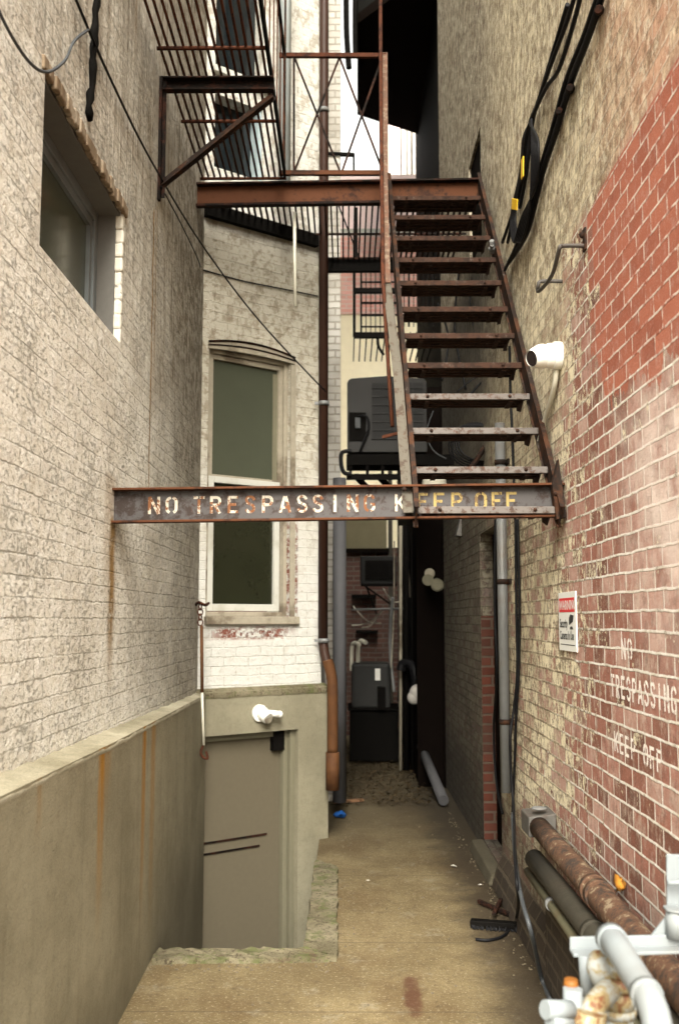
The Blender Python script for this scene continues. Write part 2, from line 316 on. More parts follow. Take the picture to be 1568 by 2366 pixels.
MT = {}
MT['leftwall'] = mat_leftwall(); MT['bay'] = mat_baywall(); MT['right'] = mat_rightwall(); MT['ground'] = mat_ground()
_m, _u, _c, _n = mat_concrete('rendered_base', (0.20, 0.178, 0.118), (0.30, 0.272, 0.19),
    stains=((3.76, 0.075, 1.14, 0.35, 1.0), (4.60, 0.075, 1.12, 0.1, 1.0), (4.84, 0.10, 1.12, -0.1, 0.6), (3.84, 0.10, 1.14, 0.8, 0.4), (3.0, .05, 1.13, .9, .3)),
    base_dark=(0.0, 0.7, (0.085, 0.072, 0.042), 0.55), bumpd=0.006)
MT['base'] = _m.out(_c, _n)
_m, _u, _c, _n = mat_concrete('ledge_concrete', (0.20, 0.18, 0.12), (0.40, 0.37, 0.28), axis='pos', bumpd=0.004)
MT['ledge'] = _m.out(_c, _n)
_m, _u, _c, _n = mat_concrete('painted_concrete', (0.175, 0.160, 0.112), (0.25, 0.232, 0.165), axis='pos', bumpd=0.0015, speck=0.3)
MT['paintcon'] = _m.out(_c, _n)
_m, _u, _c, _n = mat_concrete('mossy_concrete', (0.095, 0.082, 0.048), (0.21, 0.185, 0.125), axis='pos', bumpd=0.010)
_ms = _m.st(_m.noise(_m.pos(), 10, 6, 0.7), 0.50, 0.62)
_c = _m.mx(_m.mul(_m.st(_m.noise(_m.pos(), 42, 5, 0.75), 0.54, 0.60), 0.8), _c, (0.035, 0.024, 0.014))
_c = _m.mx(_m.mul(_ms, 0.75), _c, (0.075, 0.088, 0.028))
_c = _m.mx(_m.mul(_m.st(_m.noise(_m.pos(), 16, 5, 0.7), 0.58, 0.68), 0.7), _c, (0.07, 0.045, 0.03))
MT['moss'] = _m.out(_c, _n)
_m, _u, _c, _n = mat_concrete('pit_concrete', (0.055, 0.048, 0.032), (0.085, 0.075, 0.052), axis='pos')
MT['pit'] = _m.out(_c, _n)
MT['door'] = mat_plain('door_paint', (0.112, 0.096, 0.066), 0.6, 0, 0.10, 30)
MT['trim'] = mat_plain('trim_paint', (0.155, 0.145, 0.10), 0.6, 0, 0.12, 30)
MT['rust'] = mat_steel('rusty_steel', (0.016, 0.011, 0.009), (0.050, 0.022, 0.012), (0.065, 0.052, 0.044))
MT['rust_red'] = mat_steel('rust_red_steel', (0.026, 0.013, 0.009), (0.074, 0.029, 0.014), (0.06, 0.038, 0.028), 0.75, 0.1, 5)
MT['rust_dark'] = mat_steel('dark_rusty_steel', (0.007, 0.005, 0.004), (0.034, 0.013, 0.008), (0.026, 0.020, 0.016), 0.5, 0.1)
MT['rod'] = mat_steel('rust_rod', (0.018, 0.008, 0.006), (0.06, 0.020, 0.010), (0.08, 0.05, 0.035), 0.7, 0.06, 14)
MT['tread'] = mat_steel('tread_steel', (0.020, 0.012, 0.009), (0.042, 0.021, 0.014), (0.075, 0.055, 0.045), 0.6, 0.32, 22)
MT['lip'] = mat_steel('worn_tread_nosing', (0.060, 0.042, 0.034), (0.075, 0.034, 0.022), (0.12, 0.108, 0.10), 0.4, 0.8, 20)
MT['pale_rail'] = mat_steel('worn_handrail', (0.050, 0.037, 0.028), (0.062, 0.034, 0.022), (0.082, 0.074, 0.060), 0.4, 0.8, 14)
MT['beam'] = mat_steel('beam_steel', (0.036, 0.028, 0.025), (0.052, 0.026, 0.018), (0.066, 0.062, 0.062), 0.2, 0.72, 7)
MT['black'] = mat_plain('black_rubber', (0.007, 0.007, 0.008), 0.5, 0, 0.3, 20, spec=0.12)
MT['blackmetal'] = mat_plain('black_metal', (0.005, 0.0045, 0.004), 0.7, 0, 0.4, 20, spec=0.03)
MT['greycable'] = mat_plain('grey_cable', (0.05, 0.055, 0.06), 0.5, 0, 0.3, 20)
MT['galv'] = mat_plain('galvanised', (0.15, 0.155, 0.155), 0.5, 0.2, 0.25, 14, dirt=(0.12, 0.09, 0.06))
MT['dull'] = mat_plain('dull_cream', (0.14, 0.13, 0.09), 0.6, 0, 0.3, 20)
MT['white'] = mat_plain('white_plastic', (0.80, 0.79, 0.74), 0.4, 0, 0.03, 20, 0.0002)
MT['offwhite'] = mat_plain('offwhite_plastic', (0.55, 0.53, 0.44), 0.5, 0, 0.12, 20)
MT['yellow'] = mat_plain('yellow_tag', (0.62, 0.38, 0.02), 0.5, 0, 0.15, 40)
MT['lens'] = mat_plain('black_lens', (0.012, 0.008, 0.008), 0.12, 0, 0.2, 20, 0.0)
MT['brown'] = mat_plain('brown_downpipe', (0.030, 0.012, 0.007), 0.55, 0, 0.25, 12, dirt=(0.03, 0.016, 0.01))
MT['orange'] = mat_plain('orange_brown_clay', (0.075, 0.030, 0.009), 0.75, 0, 0.45, 14, 0.003, dirt=(0.03, 0.012, 0.006), dirt_amt=0.8)
MT['duct'] = mat_plain('grey_duct', (0.065, 0.065, 0.070), 0.7, 0, 0.25, 6, dirt=(0.045, 0.042, 0.038))
MT['sash'] = mat_plain('white_sash', (0.47, 0.47, 0.43), 0.5, 0, 0.08, 18, dirt=(0.30, 0.28, 0.22))
MT['oldframe'] = mat_plain('dirty_frame', (0.30, 0.27, 0.21), 0.7, 0, 0.3, 22, dirt=(0.10, 0.075, 0.05), dirt_amt=0.8)
MT['greyframe'] = mat_plain('greygreen_frame', (0.135, 0.15, 0.155), 0.6, 0, 0.15, 18, dirt=(0.09, 0.085, 0.075))
MT['soffit'] = mat_plain('reveal_paint', (0.12, 0.115, 0.105), 0.8, 0, 0.2, 18)
MT['pane_green'] = mat_plain('blind_behind_glass', (0.060, 0.066, 0.046), 0.18, 0, 0.12, 3, 0.0, 0.5)
MT['pane_dark'] = mat_plain('dark_glass', (0.017, 0.018, 0.010), 0.12, 0, 0.2, 3, 0.0, 0.5)
MT['pane_black'] = mat_plain('black_glass', (0.006, 0.009, 0.011), 0.1, 0, 0.2, 3, 0.0, 0.5)
MT['bluejamb'] = mat_plain('blue_grey_jamb', (0.33, 0.40, 0.42), 0.6, 0, 0.15, 12)
MT['zinc'] = mat_plain('pale_blue_zinc', (0.43, 0.48, 0.49), 0.5, 0.1, 0.2, 5, dirt=(0.28, 0.28, 0.26))
MT['gaspaint'] = mat_plain('grey_pipe_paint', (0.165, 0.185, 0.195), 0.5, 0, 0.10, 12, 0.0006, dirt=(0.14, 0.14, 0.13))
_m = M('rust_stained_grey', 0.55); _p = _m.pos(); _a = _m.noise(_p, 22, 6, 0.7)
_c = _m.mx(_m.st(_a, 0.46, 0.56), (0.21, 0.22, 0.21), (0.17, 0.135, 0.07)); _c = _m.mx(_m.st(_a, 0.57, 0.64), _c, (0.10, 0.042, 0.018))
MT['gasrust'] = _m.out(_c, _m.bump(_a, 0.001))
_m = M('flaking_pipe', 0.85); _p = _m.pos(); _a = _m.noise(_p, 16, 8, 0.75); _b = _m.noise(_p, 60, 5, 0.7)
_c = _m.mx(_m.st(_a, 0.40, 0.50), (0.035, 0.026, 0.021), (0.085, 0.045, 0.027)); _c = _m.mx(_m.st(_a, 0.54, 0.60), _c, (0.19, 0.15, 0.10)); _c = _m.mx(_m.st(_b, .6, .7), _c, (.06, .04, .03))
MT['flaky'] = _m.out(_c, _m.bump(_m.add(_a, _m.mul(_b, 0.4)), 0.006))
MT['darkpipe'] = mat_plain('dark_lagged_pipe', (0.028, 0.025, 0.018), 0.7, 0, 0.4, 20, 0.003, dirt=(0.03, 0.022, 0.015))
MT['olivepipe'] = mat_plain('olive_pipe', (0.085, 0.08, 0.05), 0.6, 0, 0.3, 20, 0.001, dirt=(0.09, 0.06, 0.03))
MT['acgrey'] = mat_plain('condenser_casing', (0.012, 0.0115, 0.011), 0.5, 0, 0.12, 10)
MT['acgrille'] = mat_plain('condenser_grille', (0.006, 0.006, 0.006), 0.6, 0, 0.2, 30)
MT['quoin'] = mat_brick_simple('red_quoin', (0.05, 0.016, 0.010), (0.12, 0.034, 0.02), (0.10, 0.08, 0.06), 0.004)
MT['farbrick'] = mat_brick_simple('far_red_brick', (0.05, 0.022, 0.016), (0.10, 0.048, 0.036), (0.11, 0.095, 0.08), dirt=(0.035, 0.03, 0.026))
MT['pinkbrick'] = mat_brick_simple('far_pink_brick', (0.75, 0.34, 0.28), (0.85, 0.52, 0.45), (0.7, 0.6, 0.54), dirt=(0.6, 0.5, 0.44), dirt_amt=0.3)
MT['cream'] = mat_plain('cream_render', (0.86, 0.79, 0.58), 0.9, 0, 0.08, 10, 0.002, dirt=(0.74, 0.66, 0.46))
MT['palecol'] = mat_plain('pale_pink_render', (0.88, 0.72, 0.70), 0.9, 0, 0.1, 8)
MT['greycol'] = mat_plain('grey_render', (0.42, 0.40, 0.37), 0.9, 0, 0.25, 8, dirt=(0.18, 0.16, 0.14))
MT['olivewin'] = mat_plain('olive_board', (0.12, 0.105, 0.06), 0.7, 0, 0.15, 10)
MT['overhang'] = mat_plain('dark_overhang', (0.006, 0.004, 0.003), 0.8, 0, 0.3, 8, spec=0.03)
MT['overface'] = mat_plain('grey_overhang_face', (0.012, 0.012, 0.011), 0.8, 0, 0.2, 8, spec=0.03)
MT['darkbrown'] = mat_plain('dark_brown_boards', (0.0035, 0.0022, 0.0017), 0.8, 0, 0.4, 8, spec=0.03)
MT['blue'] = mat_plain('blue_plastic', (0.02, 0.10, 0.35), 0.4, 0, 0.2, 30)
MT['leaf'] = mat_plain('dead_leaves', (0.042, 0.028, 0.012), 0.9, 0, 0.55, 9)
MT['paper'] = mat_plain('paper_scrap', (0.6, 0.58, 0.52), 0.8, 0, 0.1, 30)
MT['signwhite'] = mat_plain('sign_white', (0.72, 0.73, 0.70), 0.45, 0, 0.04, 30, 0)
MT['signred'] = mat_plain('sign_red', (0.62, 0.025, 0.03), 0.45, 0, 0.06, 30, 0)
MT['signblack'] = mat_plain('sign_black', (0.015, 0.015, 0.016), 0.45, 0, 0.1, 30, 0)
MT['wood'] = mat_plain('old_wood', (0.20, 0.11, 0.06), 0.85, 0, 0.3, 20)
MT['pilaster'] = mat_brick_simple('whitewashed_brick', (0.50, 0.48, 0.44), (0.68, 0.66, 0.62), (0.35, 0.32, 0.27), dirt=(0.34, 0.31, 0.26), dirt_amt=0.5)

def mat_worn(name, c, under, thr, scale=40, alpha=False):
    m = M(name, 0.7); p = m.pos(); a = m.add(m.mul(m.noise(p, scale, 6, 0.7), 0.6), m.mul(m.noise(p, scale * 0.35, 4, 0.6), 0.4))
    k = m.st(a, thr, thr + 0.05)
    if alpha:
        m.t.links.new(m.ma('SUBTRACT', 1.0, k), m.b.inputs['Alpha']); return m.out(c)
    return m.out(m.mx(k, c, under))
MT['paintwhite'] = mat_worn('stencil_white', (0.38, 0.35, 0.29), (0.13, 0.05, 0.018), 0.475)
MT['paintyellow'] = mat_worn('stencil_yellow', (0.26, 0.195, 0.07), (0.11, 0.07, 0.03), 0.51)
MT['ghost'] = mat_worn('faded_white_lettering', (0.84, 0.78, 0.74), None, 0.545, 60, True)

# ------------------------------------------------------------------ mesh helpers
class MB:
    def __init__(s): s.b = bmesh.new(); s.uv = s.b.loops.layers.uv.new('UVMap')
    def face(s, pts, uvs=None):
        vs_ = [s.b.verts.new(p) for p in pts]; f = s.b.faces.new(vs_)
        if uvs:
            for l, q in zip(f.loops, uvs): l[s.uv].uv = q
        return f
    def box(s, c, sz, rot=None):
        r = bmesh.ops.create_cube(s.b, size=1); m = Matrix.Diagonal((*sz, 1))
        if rot is not None: m = rot.to_4x4() @ m
        m = Matrix.Translation(c) @ m
        bmesh.ops.transform(s.b, matrix=m, verts=r['verts']); return s
    def bb(s, a, b): return s.box([(a[i] + b[i]) / 2 for i in range(3)], [abs(b[i] - a[i]) for i in range(3)])
    def bar(s, a, b, w_, h_, up=(0, 0, 1)):
        a, b = Vector(a), Vector(b); d = (b - a); L = d.length; z = d.normalized(); up = Vector(up)
        if abs(z.dot(up)) > 0.97: up = Vector((0, 1, 0))
        x = up.cross(z).normalized(); y = z.cross(x)
        return s.box((a + b) / 2, (w_, h_, L), Matrix((x, y, z)).transposed())
    def tube(s, pts, r, seg=10, cap=True):
        pts = [Vector(p) for p in pts]; rings = []; px = None
        for i, p in enumerate(pts):
            t = (pts[min(i + 1, len(pts) - 1)] - pts[max(i - 1, 0)]).normalized()
            if px is None:
                a = Vector((0, 0, 1)) if abs(t.z) < 0.9 else Vector((1, 0, 0)); px = a.cross(t).normalized()
            else: px = (px - t * px.dot(t)).normalized()
            py = t.cross(px); rr = r[i] if isinstance(r, (list, tuple)) else r
            rings.append([s.b.verts.new(p + (px * math.cos(k * 2 * math.pi / seg) + py * math.sin(k * 2 * math.pi / seg)) * rr) for k in range(seg)])
        for a, b in zip(rings, rings[1:]):
            for k in range(seg): s.b.faces.new((a[k], a[(k + 1) % seg], b[(k + 1) % seg], b[k])).smooth = True
        if cap: s.b.faces.new(rings[0][::-1]); s.b.faces.new(rings[-1])
        return s
    def prism(s, poly, ext):      # poly: list of 3D points, ext: vector
        a = [s.b.verts.new(Vector(p)) for p in poly]; b = [s.b.verts.new(Vector(p) + Vector(ext)) for p in poly]; n = len(a)
        s.b.faces.new(a[::-1]); s.b.faces.new(b)
        for i in range(n): s.b.faces.new((a[i], a[(i + 1) % n], b[(i + 1) % n], b[i]))
        return s
    def ball(s, c, r, sz=(1, 1, 1), seg=16):
        k = bmesh.ops.create_uvsphere(s.b, u_segments=seg, v_segments=max(6, seg // 2), radius=r)
        bmesh.ops.transform(s.b, matrix=Matrix.Translation(c) @ Matrix.Diagonal((*sz, 1)), verts=k['verts'])
        for v in k['verts']:
            for f in v.link_faces: f.smooth = True
        return s
    def build(s, name, mat, root=None, bev=0, boxuv=True, label=None):
        bmesh.ops.recalc_face_normals(s.b, faces=s.b.faces)
        if boxuv:
            for f in s.b.faces:
                n = f.normal
                for l in f.loops:
                    if l[s.uv].uv.length > 0: continue
                    p = l.vert.co
                    l[s.uv].uv = (p.y, p.z) if abs(n.x) > 0.7 else ((p.x, p.z) if abs(n.y) > 0.5 else (p.x, p.y))
        me = bpy.data.meshes.new(name); s.b.to_mesh(me); s.b.free(); o = bpy.data.objects.new(name, me); C.objects.link(o)
        me.materials.append(MT[mat] if isinstance(mat, str) else mat)
        if root is not None:
            o.parent = root; o.matrix_parent_inverse = Matrix.Translation(rloc(root)).inverted()
        if bev:
            k = o.modifiers.new('bevel', 'BEVEL'); k.width = bev; k.segments = 2; k.limit_method = 'ANGLE'; k.angle_limit = R(40)
        if label: o['label'] = label
        return o
def rloc(o):
    v = Vector(o.location)
    return v if o.parent is None else Vector((0, 0, 0)) + rloc_base(o)
def rloc_base(o):            # children are stored in world coordinates, so their own frame is the world's
    return Vector((0, 0, 0))
def thing(name, label, cat, loc, group=None):
    o = bpy.data.objects.new(name, None); o.empty_display_size = 0.1; C.objects.link(o); o.location = loc
    o['label'] = label; o['category'] = cat
    if group: o['group'] = group
    return o
def tag(o, label, cat, group=None):
    o['label'] = label; o['category'] = cat
    if group: o['group'] = group
    return o
def struct(o): o['kind'] = 'structure'; return o
def bez(pts, n=8):            # Catmull-Rom through points
    pts = [Vector(p) for p in pts]; P = [pts[0]] + pts + [pts[-1]]; out = []
    for i in range(1, len(P) - 2):
        for k in range(n):
            t = k / n; a, b, c, d = P[i - 1], P[i], P[i + 1], P[i + 2]
            out.append(0.5 * ((2 * b) + (c - a) * t + (2 * a - 5 * b + 4 * c - d) * t * t + (3 * b - 3 * c + d - a) * t ** 3))
    out.append(pts[-1]); return out

def wall(mb, p0, p1, z0, z1, holes, thick, u0=0.0, side=1):
    """vertical wall from p0 to p1 (xy), thickness to one side; holes (ua,ub,za,zb) in metres from p0; rough uv = (u0+u, z)"""
    p0, p1 = Vector(p0), Vector(p1); L = (p1 - p0).length; d = (p1 - p0) / L; nrm = Vector((-d.y, d.x)) * side
    us = sorted({0, L, *[h[0] for h in holes], *[h[1] for h in holes]}); zs = sorted({z0, z1, *[h[2] for h in holes], *[h[3] for h in holes]})
    def P(u, z, t): q = p0 + d * u + nrm * t; return (q.x, q.y, z)
    def inh(u, z): return any(h[0] < u < h[1] and h[2] < z < h[3] for h in holes)
    def fc(a, uvs): mb.face(a, uvs)
    for i in range(len(us) - 1):
        for j in range(len(zs) - 1):
            ua, ub, za, zb = us[i], us[i + 1], zs[j], zs[j + 1]
            if inh((ua + ub) / 2, (za + zb) / 2): continue
            q = [(ua, za), (ub, za), (ub, zb), (ua, zb)]
            for t in (0, thick): fc([P(u, z, t) for u, z in q], [(u0 + u, z) for u, z in q])
    ed = [((0, z0), (0, z1)), ((L, z0), (L, z1)), ((0, z1), (L, z1)), ((0, z0), (L, z0))]
    for (ua, ub, za, zb) in holes: ed += [((ua, za), (ua, zb)), ((ub, za), (ub, zb)), ((ua, zb), (ub, zb)), ((ua, za), (ub, za))]
    for (a, b) in ed:
        pts = [P(*a, 0), P(*b, 0), P(*b, thick), P(*a, thick)]
        if a[0] == b[0]: uvs = [(u0 + a[0], a[1]), (u0 + b[0], b[1]), (u0 + b[0] + thick, b[1]), (u0 + a[0] + thick, a[1])]
        else: uvs = [(u0 + a[0], a[1]), (u0 + b[0], b[1]), (u0 + b[0], b[1] + thick), (u0 + a[0], a[1] + thick)]
        fc(pts, uvs)
    return mb

# ------------------------------------------------------------------ stroke lettering
def arc(cx, cy, rx, ry, a0, a1, n=7): return [(cx + rx * math.cos(R(a0 + (a1 - a0) * i / n)), cy + ry * math.sin(R(a0 + (a1 - a0) * i / n))) for i in range(n + 1)]
GL = {
 'N': [[(.08, 0), (.08, 1)], [(.08, 1), (.56, 0)], [(.56, 0), (.56, 1)]],
 'O': [[(.29, .93)] + arc(.30, .68, .21, .25, 110, 180, 4) + arc(.30, .30, .21, .23, 180, 250, 4), [(.38, .93)] + arc(.36, .68, .21, .25, 70, 0, 4) + arc(.36, .30, .21, .23, 0, -70, 4)],
 'T': [[(.0, .92), (.26, .92)], [(.34, .92), (.62, .92)], [(.31, .82), (.31, 0)]],
 'R': [[(.08, 0), (.08, .44)], [(.08, .52), (.08, 1)], [(.16, .92), (.36, .92)] + arc(.36, .70, .18, .22, 80, -80, 6) + [(.16, .48)], [(.30, .42), (.54, 0)]],
 'E': [[(.08, 0), (.08, 1)], [(.17, .92), (.58, .92)], [(.17, .5), (.48, .5)], [(.17, .08), (.58, .08)]],
 'S': [[(.55, .74)] + arc(.31, .74, .22, .20, 10, 170, 7) + [(.16, .58), (.30, .52)], [(.34, .50), (.48, .42), (.54, .26)] + arc(.31, .26, .22, .20, 0, -170, 7)],
 'P': [[(.08, 0), (.08, 1)], [(.17, .92), (.36, .92)] + arc(.36, .69, .18, .23, 80, -80, 6) + [(.17, .46)]],
 'A': [[(.04, 0), (.28, .95)], [(.58, 0), (.34, .95)], [(.20, .3), (.43, .3)]],
 'I': [[(.30, 0), (.30, 1)]],
 'G': [[(.55, .74)] + arc(.32, .72, .22, .22, 10, 95, 4), arc(.30, .72, .22, .22, 105, 180, 4) + arc(.30, .28, .22, .22, 180, 260, 4), arc(.34, .28, .21, .22, 275, 345, 4) + [(.54, .44), (.36, .44)]],
 'K': [[(.08, 0), (.08, 1)], [(.18, .45), (.56, 1)], [(.24, .55), (.58, 0)]],
 'F': [[(.08, 0), (.08, 1)], [(.17, .92), (.58, .92)], [(.17, .5), (.48, .5)]],
}
def letters(mb, items, lift):
    """items: (char, origin, ux, uy, nrm, width_scale, height) ; ribbons lie on the surface, each stroke a hair above the last"""
    for (ch, o, ux, uy, nr, ws, h) in items:
        for si, stv in enumerate(GL[ch]):
            tw = 0.155; off = nr * (lift + 0.0003 * si); n = len(stv); L_, R_ = [], []
            for i, p in enumerate(stv):
                a = Vector(stv[max(i - 1, 0)]); b = Vector(stv[min(i + 1, n - 1)]); d = (b - a).normalized(); q = Vector((-d.y, d.x)) * tw / 2
                P = Vector(p)
                for lst, s_ in ((L_, 1), (R_, -1)):
                    w2 = P + q * s_; lst.append(mb.b.verts.new(o + ux * (w2.x * ws) + uy * (w2.y * h) + off))
            for i in range(n - 1): mb.b.faces.new((L_[i], L_[i + 1], R_[i + 1], R_[i]))

def text_mesh(txt, size, name, mat, origin, ux, uy, root, sx=1.0, bold=0.0):
    cu = bpy.data.curves.new(name, 'FONT'); cu.body = txt; cu.size = size; cu.offset = bold; cu.extrude = 0.0
    ob = bpy.data.objects.new(name, cu); C.objects.link(ob); bpy.context.view_layer.update()
    me = bpy.data.meshes.new_from_object(ob.evaluated_get(bpy.context.evaluated_depsgraph_get())); bpy.data.objects.remove(ob)
    for v in me.vertices: v.co = origin + ux * (v.co.x * sx) + uy * v.co.y
    o = bpy.data.objects.new(name, me); C.objects.link(o); me.materials.clear(); me.materials.append(MT[mat])
    o.parent = root; o.matrix_parent_inverse = Matrix.Translation(rloc(root)).inverted(); return o

# ================================================================== SETTING
XL, XR = -1.02, 0.95
BAY0, BAY1 = Vector((XL, 6.90)), Vector((-0.19, 7.55))
BD = (BAY1 - BAY0).normalized(); BN = Vector((BD.y, -BD.x))            # BN faces the camera
bn3 = Vector((BN.x, BN.y, 0)); bd3 = Vector((BD.x, BD.y, 0)); b03 = Vector((BAY0.x, BAY0.y, 0))
BL = (BAY1 - BAY0).length
def bay(x, y, off=0.0):       # pixel -> (u, z) on the bay wall
    p = atp(x, y, b03 + bn3 * off, bn3); return (p - b03).dot(bd3), p.z
def bp(u, z, off=0.0): q = b03 + bd3 * u + bn3 * off; return Vector((q.x, q.y, z))

# ground with the stairwell opening
g = MB()
hx0, hx1, hy0, hy1 = -1.05, -0.20, 4.98, 7.6
xs = [-40, hx0, hx1, 40]; ys = [-40, hy0, hy1, 60]
for i in range(3):
    for j in range(3):
        if i == 1 and j == 1: continue
        g.face([(xs[i], ys[j], 0), (xs[i + 1], ys[j], 0), (xs[i + 1], ys[j + 1], 0), (xs[i], ys[j + 1], 0)])
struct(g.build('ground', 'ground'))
g = MB()
g.bb((hx0 - .2, hy0 - .2, -1.5), (hx1 + .2, hy1 + .2, -1.3))
g.bb((hx0 - .0, hy0 - .12, -1.3), (hx1, hy0, -0.03)); g.bb((hx1, hy0 - .12, -1.3), (hx1 + .12, hy1, -0.03))
struct(g.build('stairwell', 'pit'))

# curb round the stairwell
root = thing('stairwell_curb', 'crumbling mossy concrete curb edging the basement stairwell', 'curb', (-0.2, 5.0, 0))
def rough_slab(mb, pts, z0, z1, jit, n):
    # strip between two polylines (left, right), subdivided and jittered
    A, B = pts; rows = []
    for i in range(n + 1):
        t = i / n; a = Vector(A[0]).lerp(Vector(A[1]), t); b = Vector(B[0]).lerp(Vector(B[1]), t); row = []
        for k in range(5):
            p = a.lerp(b, k / 4); row.append(Vector((p.x + random.uniform(-jit, jit), p.y + random.uniform(-jit, jit), z1 + random.uniform(-jit, jit) * 0.9)))
        rows.append(row)
    top = [[mb.b.verts.new(p) for p in r] for r in rows]; bot = [[mb.b.verts.new((r[0].x, r[0].y, z0)), mb.b.verts.new((r[-1].x, r[-1].y, z0))] for r in rows]
    for i in range(n):
        for k in range(4): mb.b.faces.new((top[i][k], top[i][k + 1], top[i + 1][k + 1], top[i + 1][k]))
        mb.b.faces.new((top[i][0], top[i + 1][0], bot[i + 1][0], bot[i][0])); mb.b.faces.new((top[i][4], top[i + 1][4], bot[i + 1][1], bot[i][1]))
    for e in (0, n): mb.b.faces.new([*top[e], bot[e][1], bot[e][0]])
mb = MB(); rough_slab(mb, [((-.205, 5.0, 0), (-.205, 6.75, 0)), ((-.045, 4.9, 0), (-.06, 6.6, 0))], -.25, .028, .007, 26)
mb.build('side_strip', 'moss', root)
mb = MB(); rough_slab(mb, [((-.905, 4.985, 0), (-.20, 5.0, 0)), ((-.905, 4.83, 0), (-.045, 4.86, 0))], -.25, .024, .008, 22)
mb.build('front_strip', 'moss', root)

# ---------------------------------------------------------------- left building
LB = thing('painted_brick_building', 'white painted brick building with grey rendered base on the left of the alley', 'building', (XL, 5, 0))
w1 = atx(105, 165, XL); w2 = atx(285, 490, XL); w3 = atx(95, 575, XL)
wy0, wy1, wz0, wz1 = w1.y, w2.y, (w3.z + atx(282, 795, XL).z) / 2, (w1.z + w2.z) / 2
Y0 = 1.5
mb = wall(MB(), (XL, Y0), (XL, 6.9), 1.0, 10.5, [(wy0 - Y0, wy1 - Y0, wz0, wz1)], 0.35, u0=Y0, side=1)
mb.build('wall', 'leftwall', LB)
# rendered base, slightly skewed, with sloped ledge
def bx(y): return -0.905 - 0.050 * (y - 4) / 2.6 if y > 4 else -0.905
mb = MB(); zt = lambda y: 1.137 - 0.012 * (y - 2.7)
segs = [Y0 + (6.9 - Y0) * i / 24 for i in range(25)]
for a, b in zip(segs, segs[1:]):
    for zz in ((-1.4, 0.0), (0.0, 0.6), (0.6, None)):
        za, zb = (zz[1] if zz[1] is not None else zt(a)), (zz[1] if zz[1] is not None else zt(b))
        mb.face([(bx(a), a, zz[0]), (bx(b), b, zz[0]), (bx(b), b, zb), (bx(a), a, za)], [(a, zz[0]), (b, zz[0]), (b, zb), (a, za)])
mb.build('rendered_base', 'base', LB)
mb = MB(); n = 90; rows = []
for i in range(n + 1):
    y = Y0 + (6.9 - Y0) * i / n; j = lambda s=.005: random.uniform(-s, s)
    rows.append([mb.b.verts.new(q) for q in ((bx(y) - .002, y, zt(y) - .03), (bx(y) + .003 + j(.002), y, zt(y) - .012 + j()), (bx(y) - .004 + j(.004), y, zt(y) + j(.003)), ((bx(y) + XL) / 2, y, zt(y) + .006 + j()), (XL - .01, y, zt(y) + .012 + j()))])
for a, b in zip(rows, rows[1:]):
    for k in range(4): mb.b.faces.new((a[k], b[k], b[k + 1], a[k + 1])).smooth = True
mb.build('ledge', 'ledge', LB)
# side window of the left building
wf = MB(); dx = 0.11
X2 = XL - dx
fw = 0.05
def frame_x(mb, X, y0, y1, z0, z1, w_, t):
    mb.bb((X, y0, z0), (X - t, y0 + w_, z1)); mb.bb((X, y1 - w_, z0), (X - t, y1, z1))
    mb.bb((X, y0 + w_, z1 - w_), (X - t, y1 - w_, z1)); mb.bb((X, y0 + w_, z0), (X - t, y1 - w_, z0 + w_))
frame_x(wf, X2, wy0 + .004, wy1 - .004, wz0 + .004, wz1 - .004, 0.06, 0.05)
wfo = wf.build('window', 'greyframe', LB, 0.003)
f2 = MB(); frame_x(f2, X2 - .012, wy0 + .064, wy1 - .064, wz0 + .064, wz1 - .064, 0.035, 0.03); f2.build('sash', 'greyframe', wfo)
MB().bb((X2 - .03, wy0 + .06, wz0 + .06), (X2 - .04, wy1 - .06, wz1 - .06)).build('pane', 'pane_green', wfo)
# lined reveal (thin painted boards inside the opening)
rv = MB()
rv.bb((XL - .012, wy0 + .003, wz1 - .02), (X2 + .001, wy1 - .003, wz1 - .003)); rv.bb((XL - .03, wy1 - .018, wz0 + .003), (X2 + .001, wy1 - .003, wz1 - .021))
rv.build('reveal_lining', 'soffit', wfo)
# rough brick edges round the opening
mb = MB(); y = wy0 - .04
while y < wy1 + 0.03:
    ww = random.uniform(.050, .062); hh = random.uniform(.045, .065)
    mb.box((XL + .002 + random.uniform(-.006, .006), y + ww / 2, wz1 + hh / 2 - random.uniform(.002, .026)), (.024, ww * random.uniform(.9, 1.0), hh), Matrix.Rotation(random.uniform(-.12, .12), 3, 'X')); y += ww
z = wz0
mb.build('brick_lintel', mat_plain('chipped_brick', (0.20, 0.15, 0.10), 0.9, 0, 0.5, 25, 0.004, dirt=(0.45, 0.40, 0.32)), LB, 0.006)
mb = MB(); 
while z < wz1 - .03:
    mb.box((XL - .0195 + random.uniform(-.002, .002), wy1 + .012 + random.uniform(-.006, .006), z + .033), (.045, .036, .0655), Matrix.Rotation(random.uniform(-.02, .02), 3, 'X')); z += .0667
mb.build('brick_jamb', mat_plain('painted_jamb_brick', (0.60, 0.575, 0.50), 0.9, 0, 0.25, 30, 0.004, dirt=(0.40, 0.34, 0.24)), LB, 0.010)

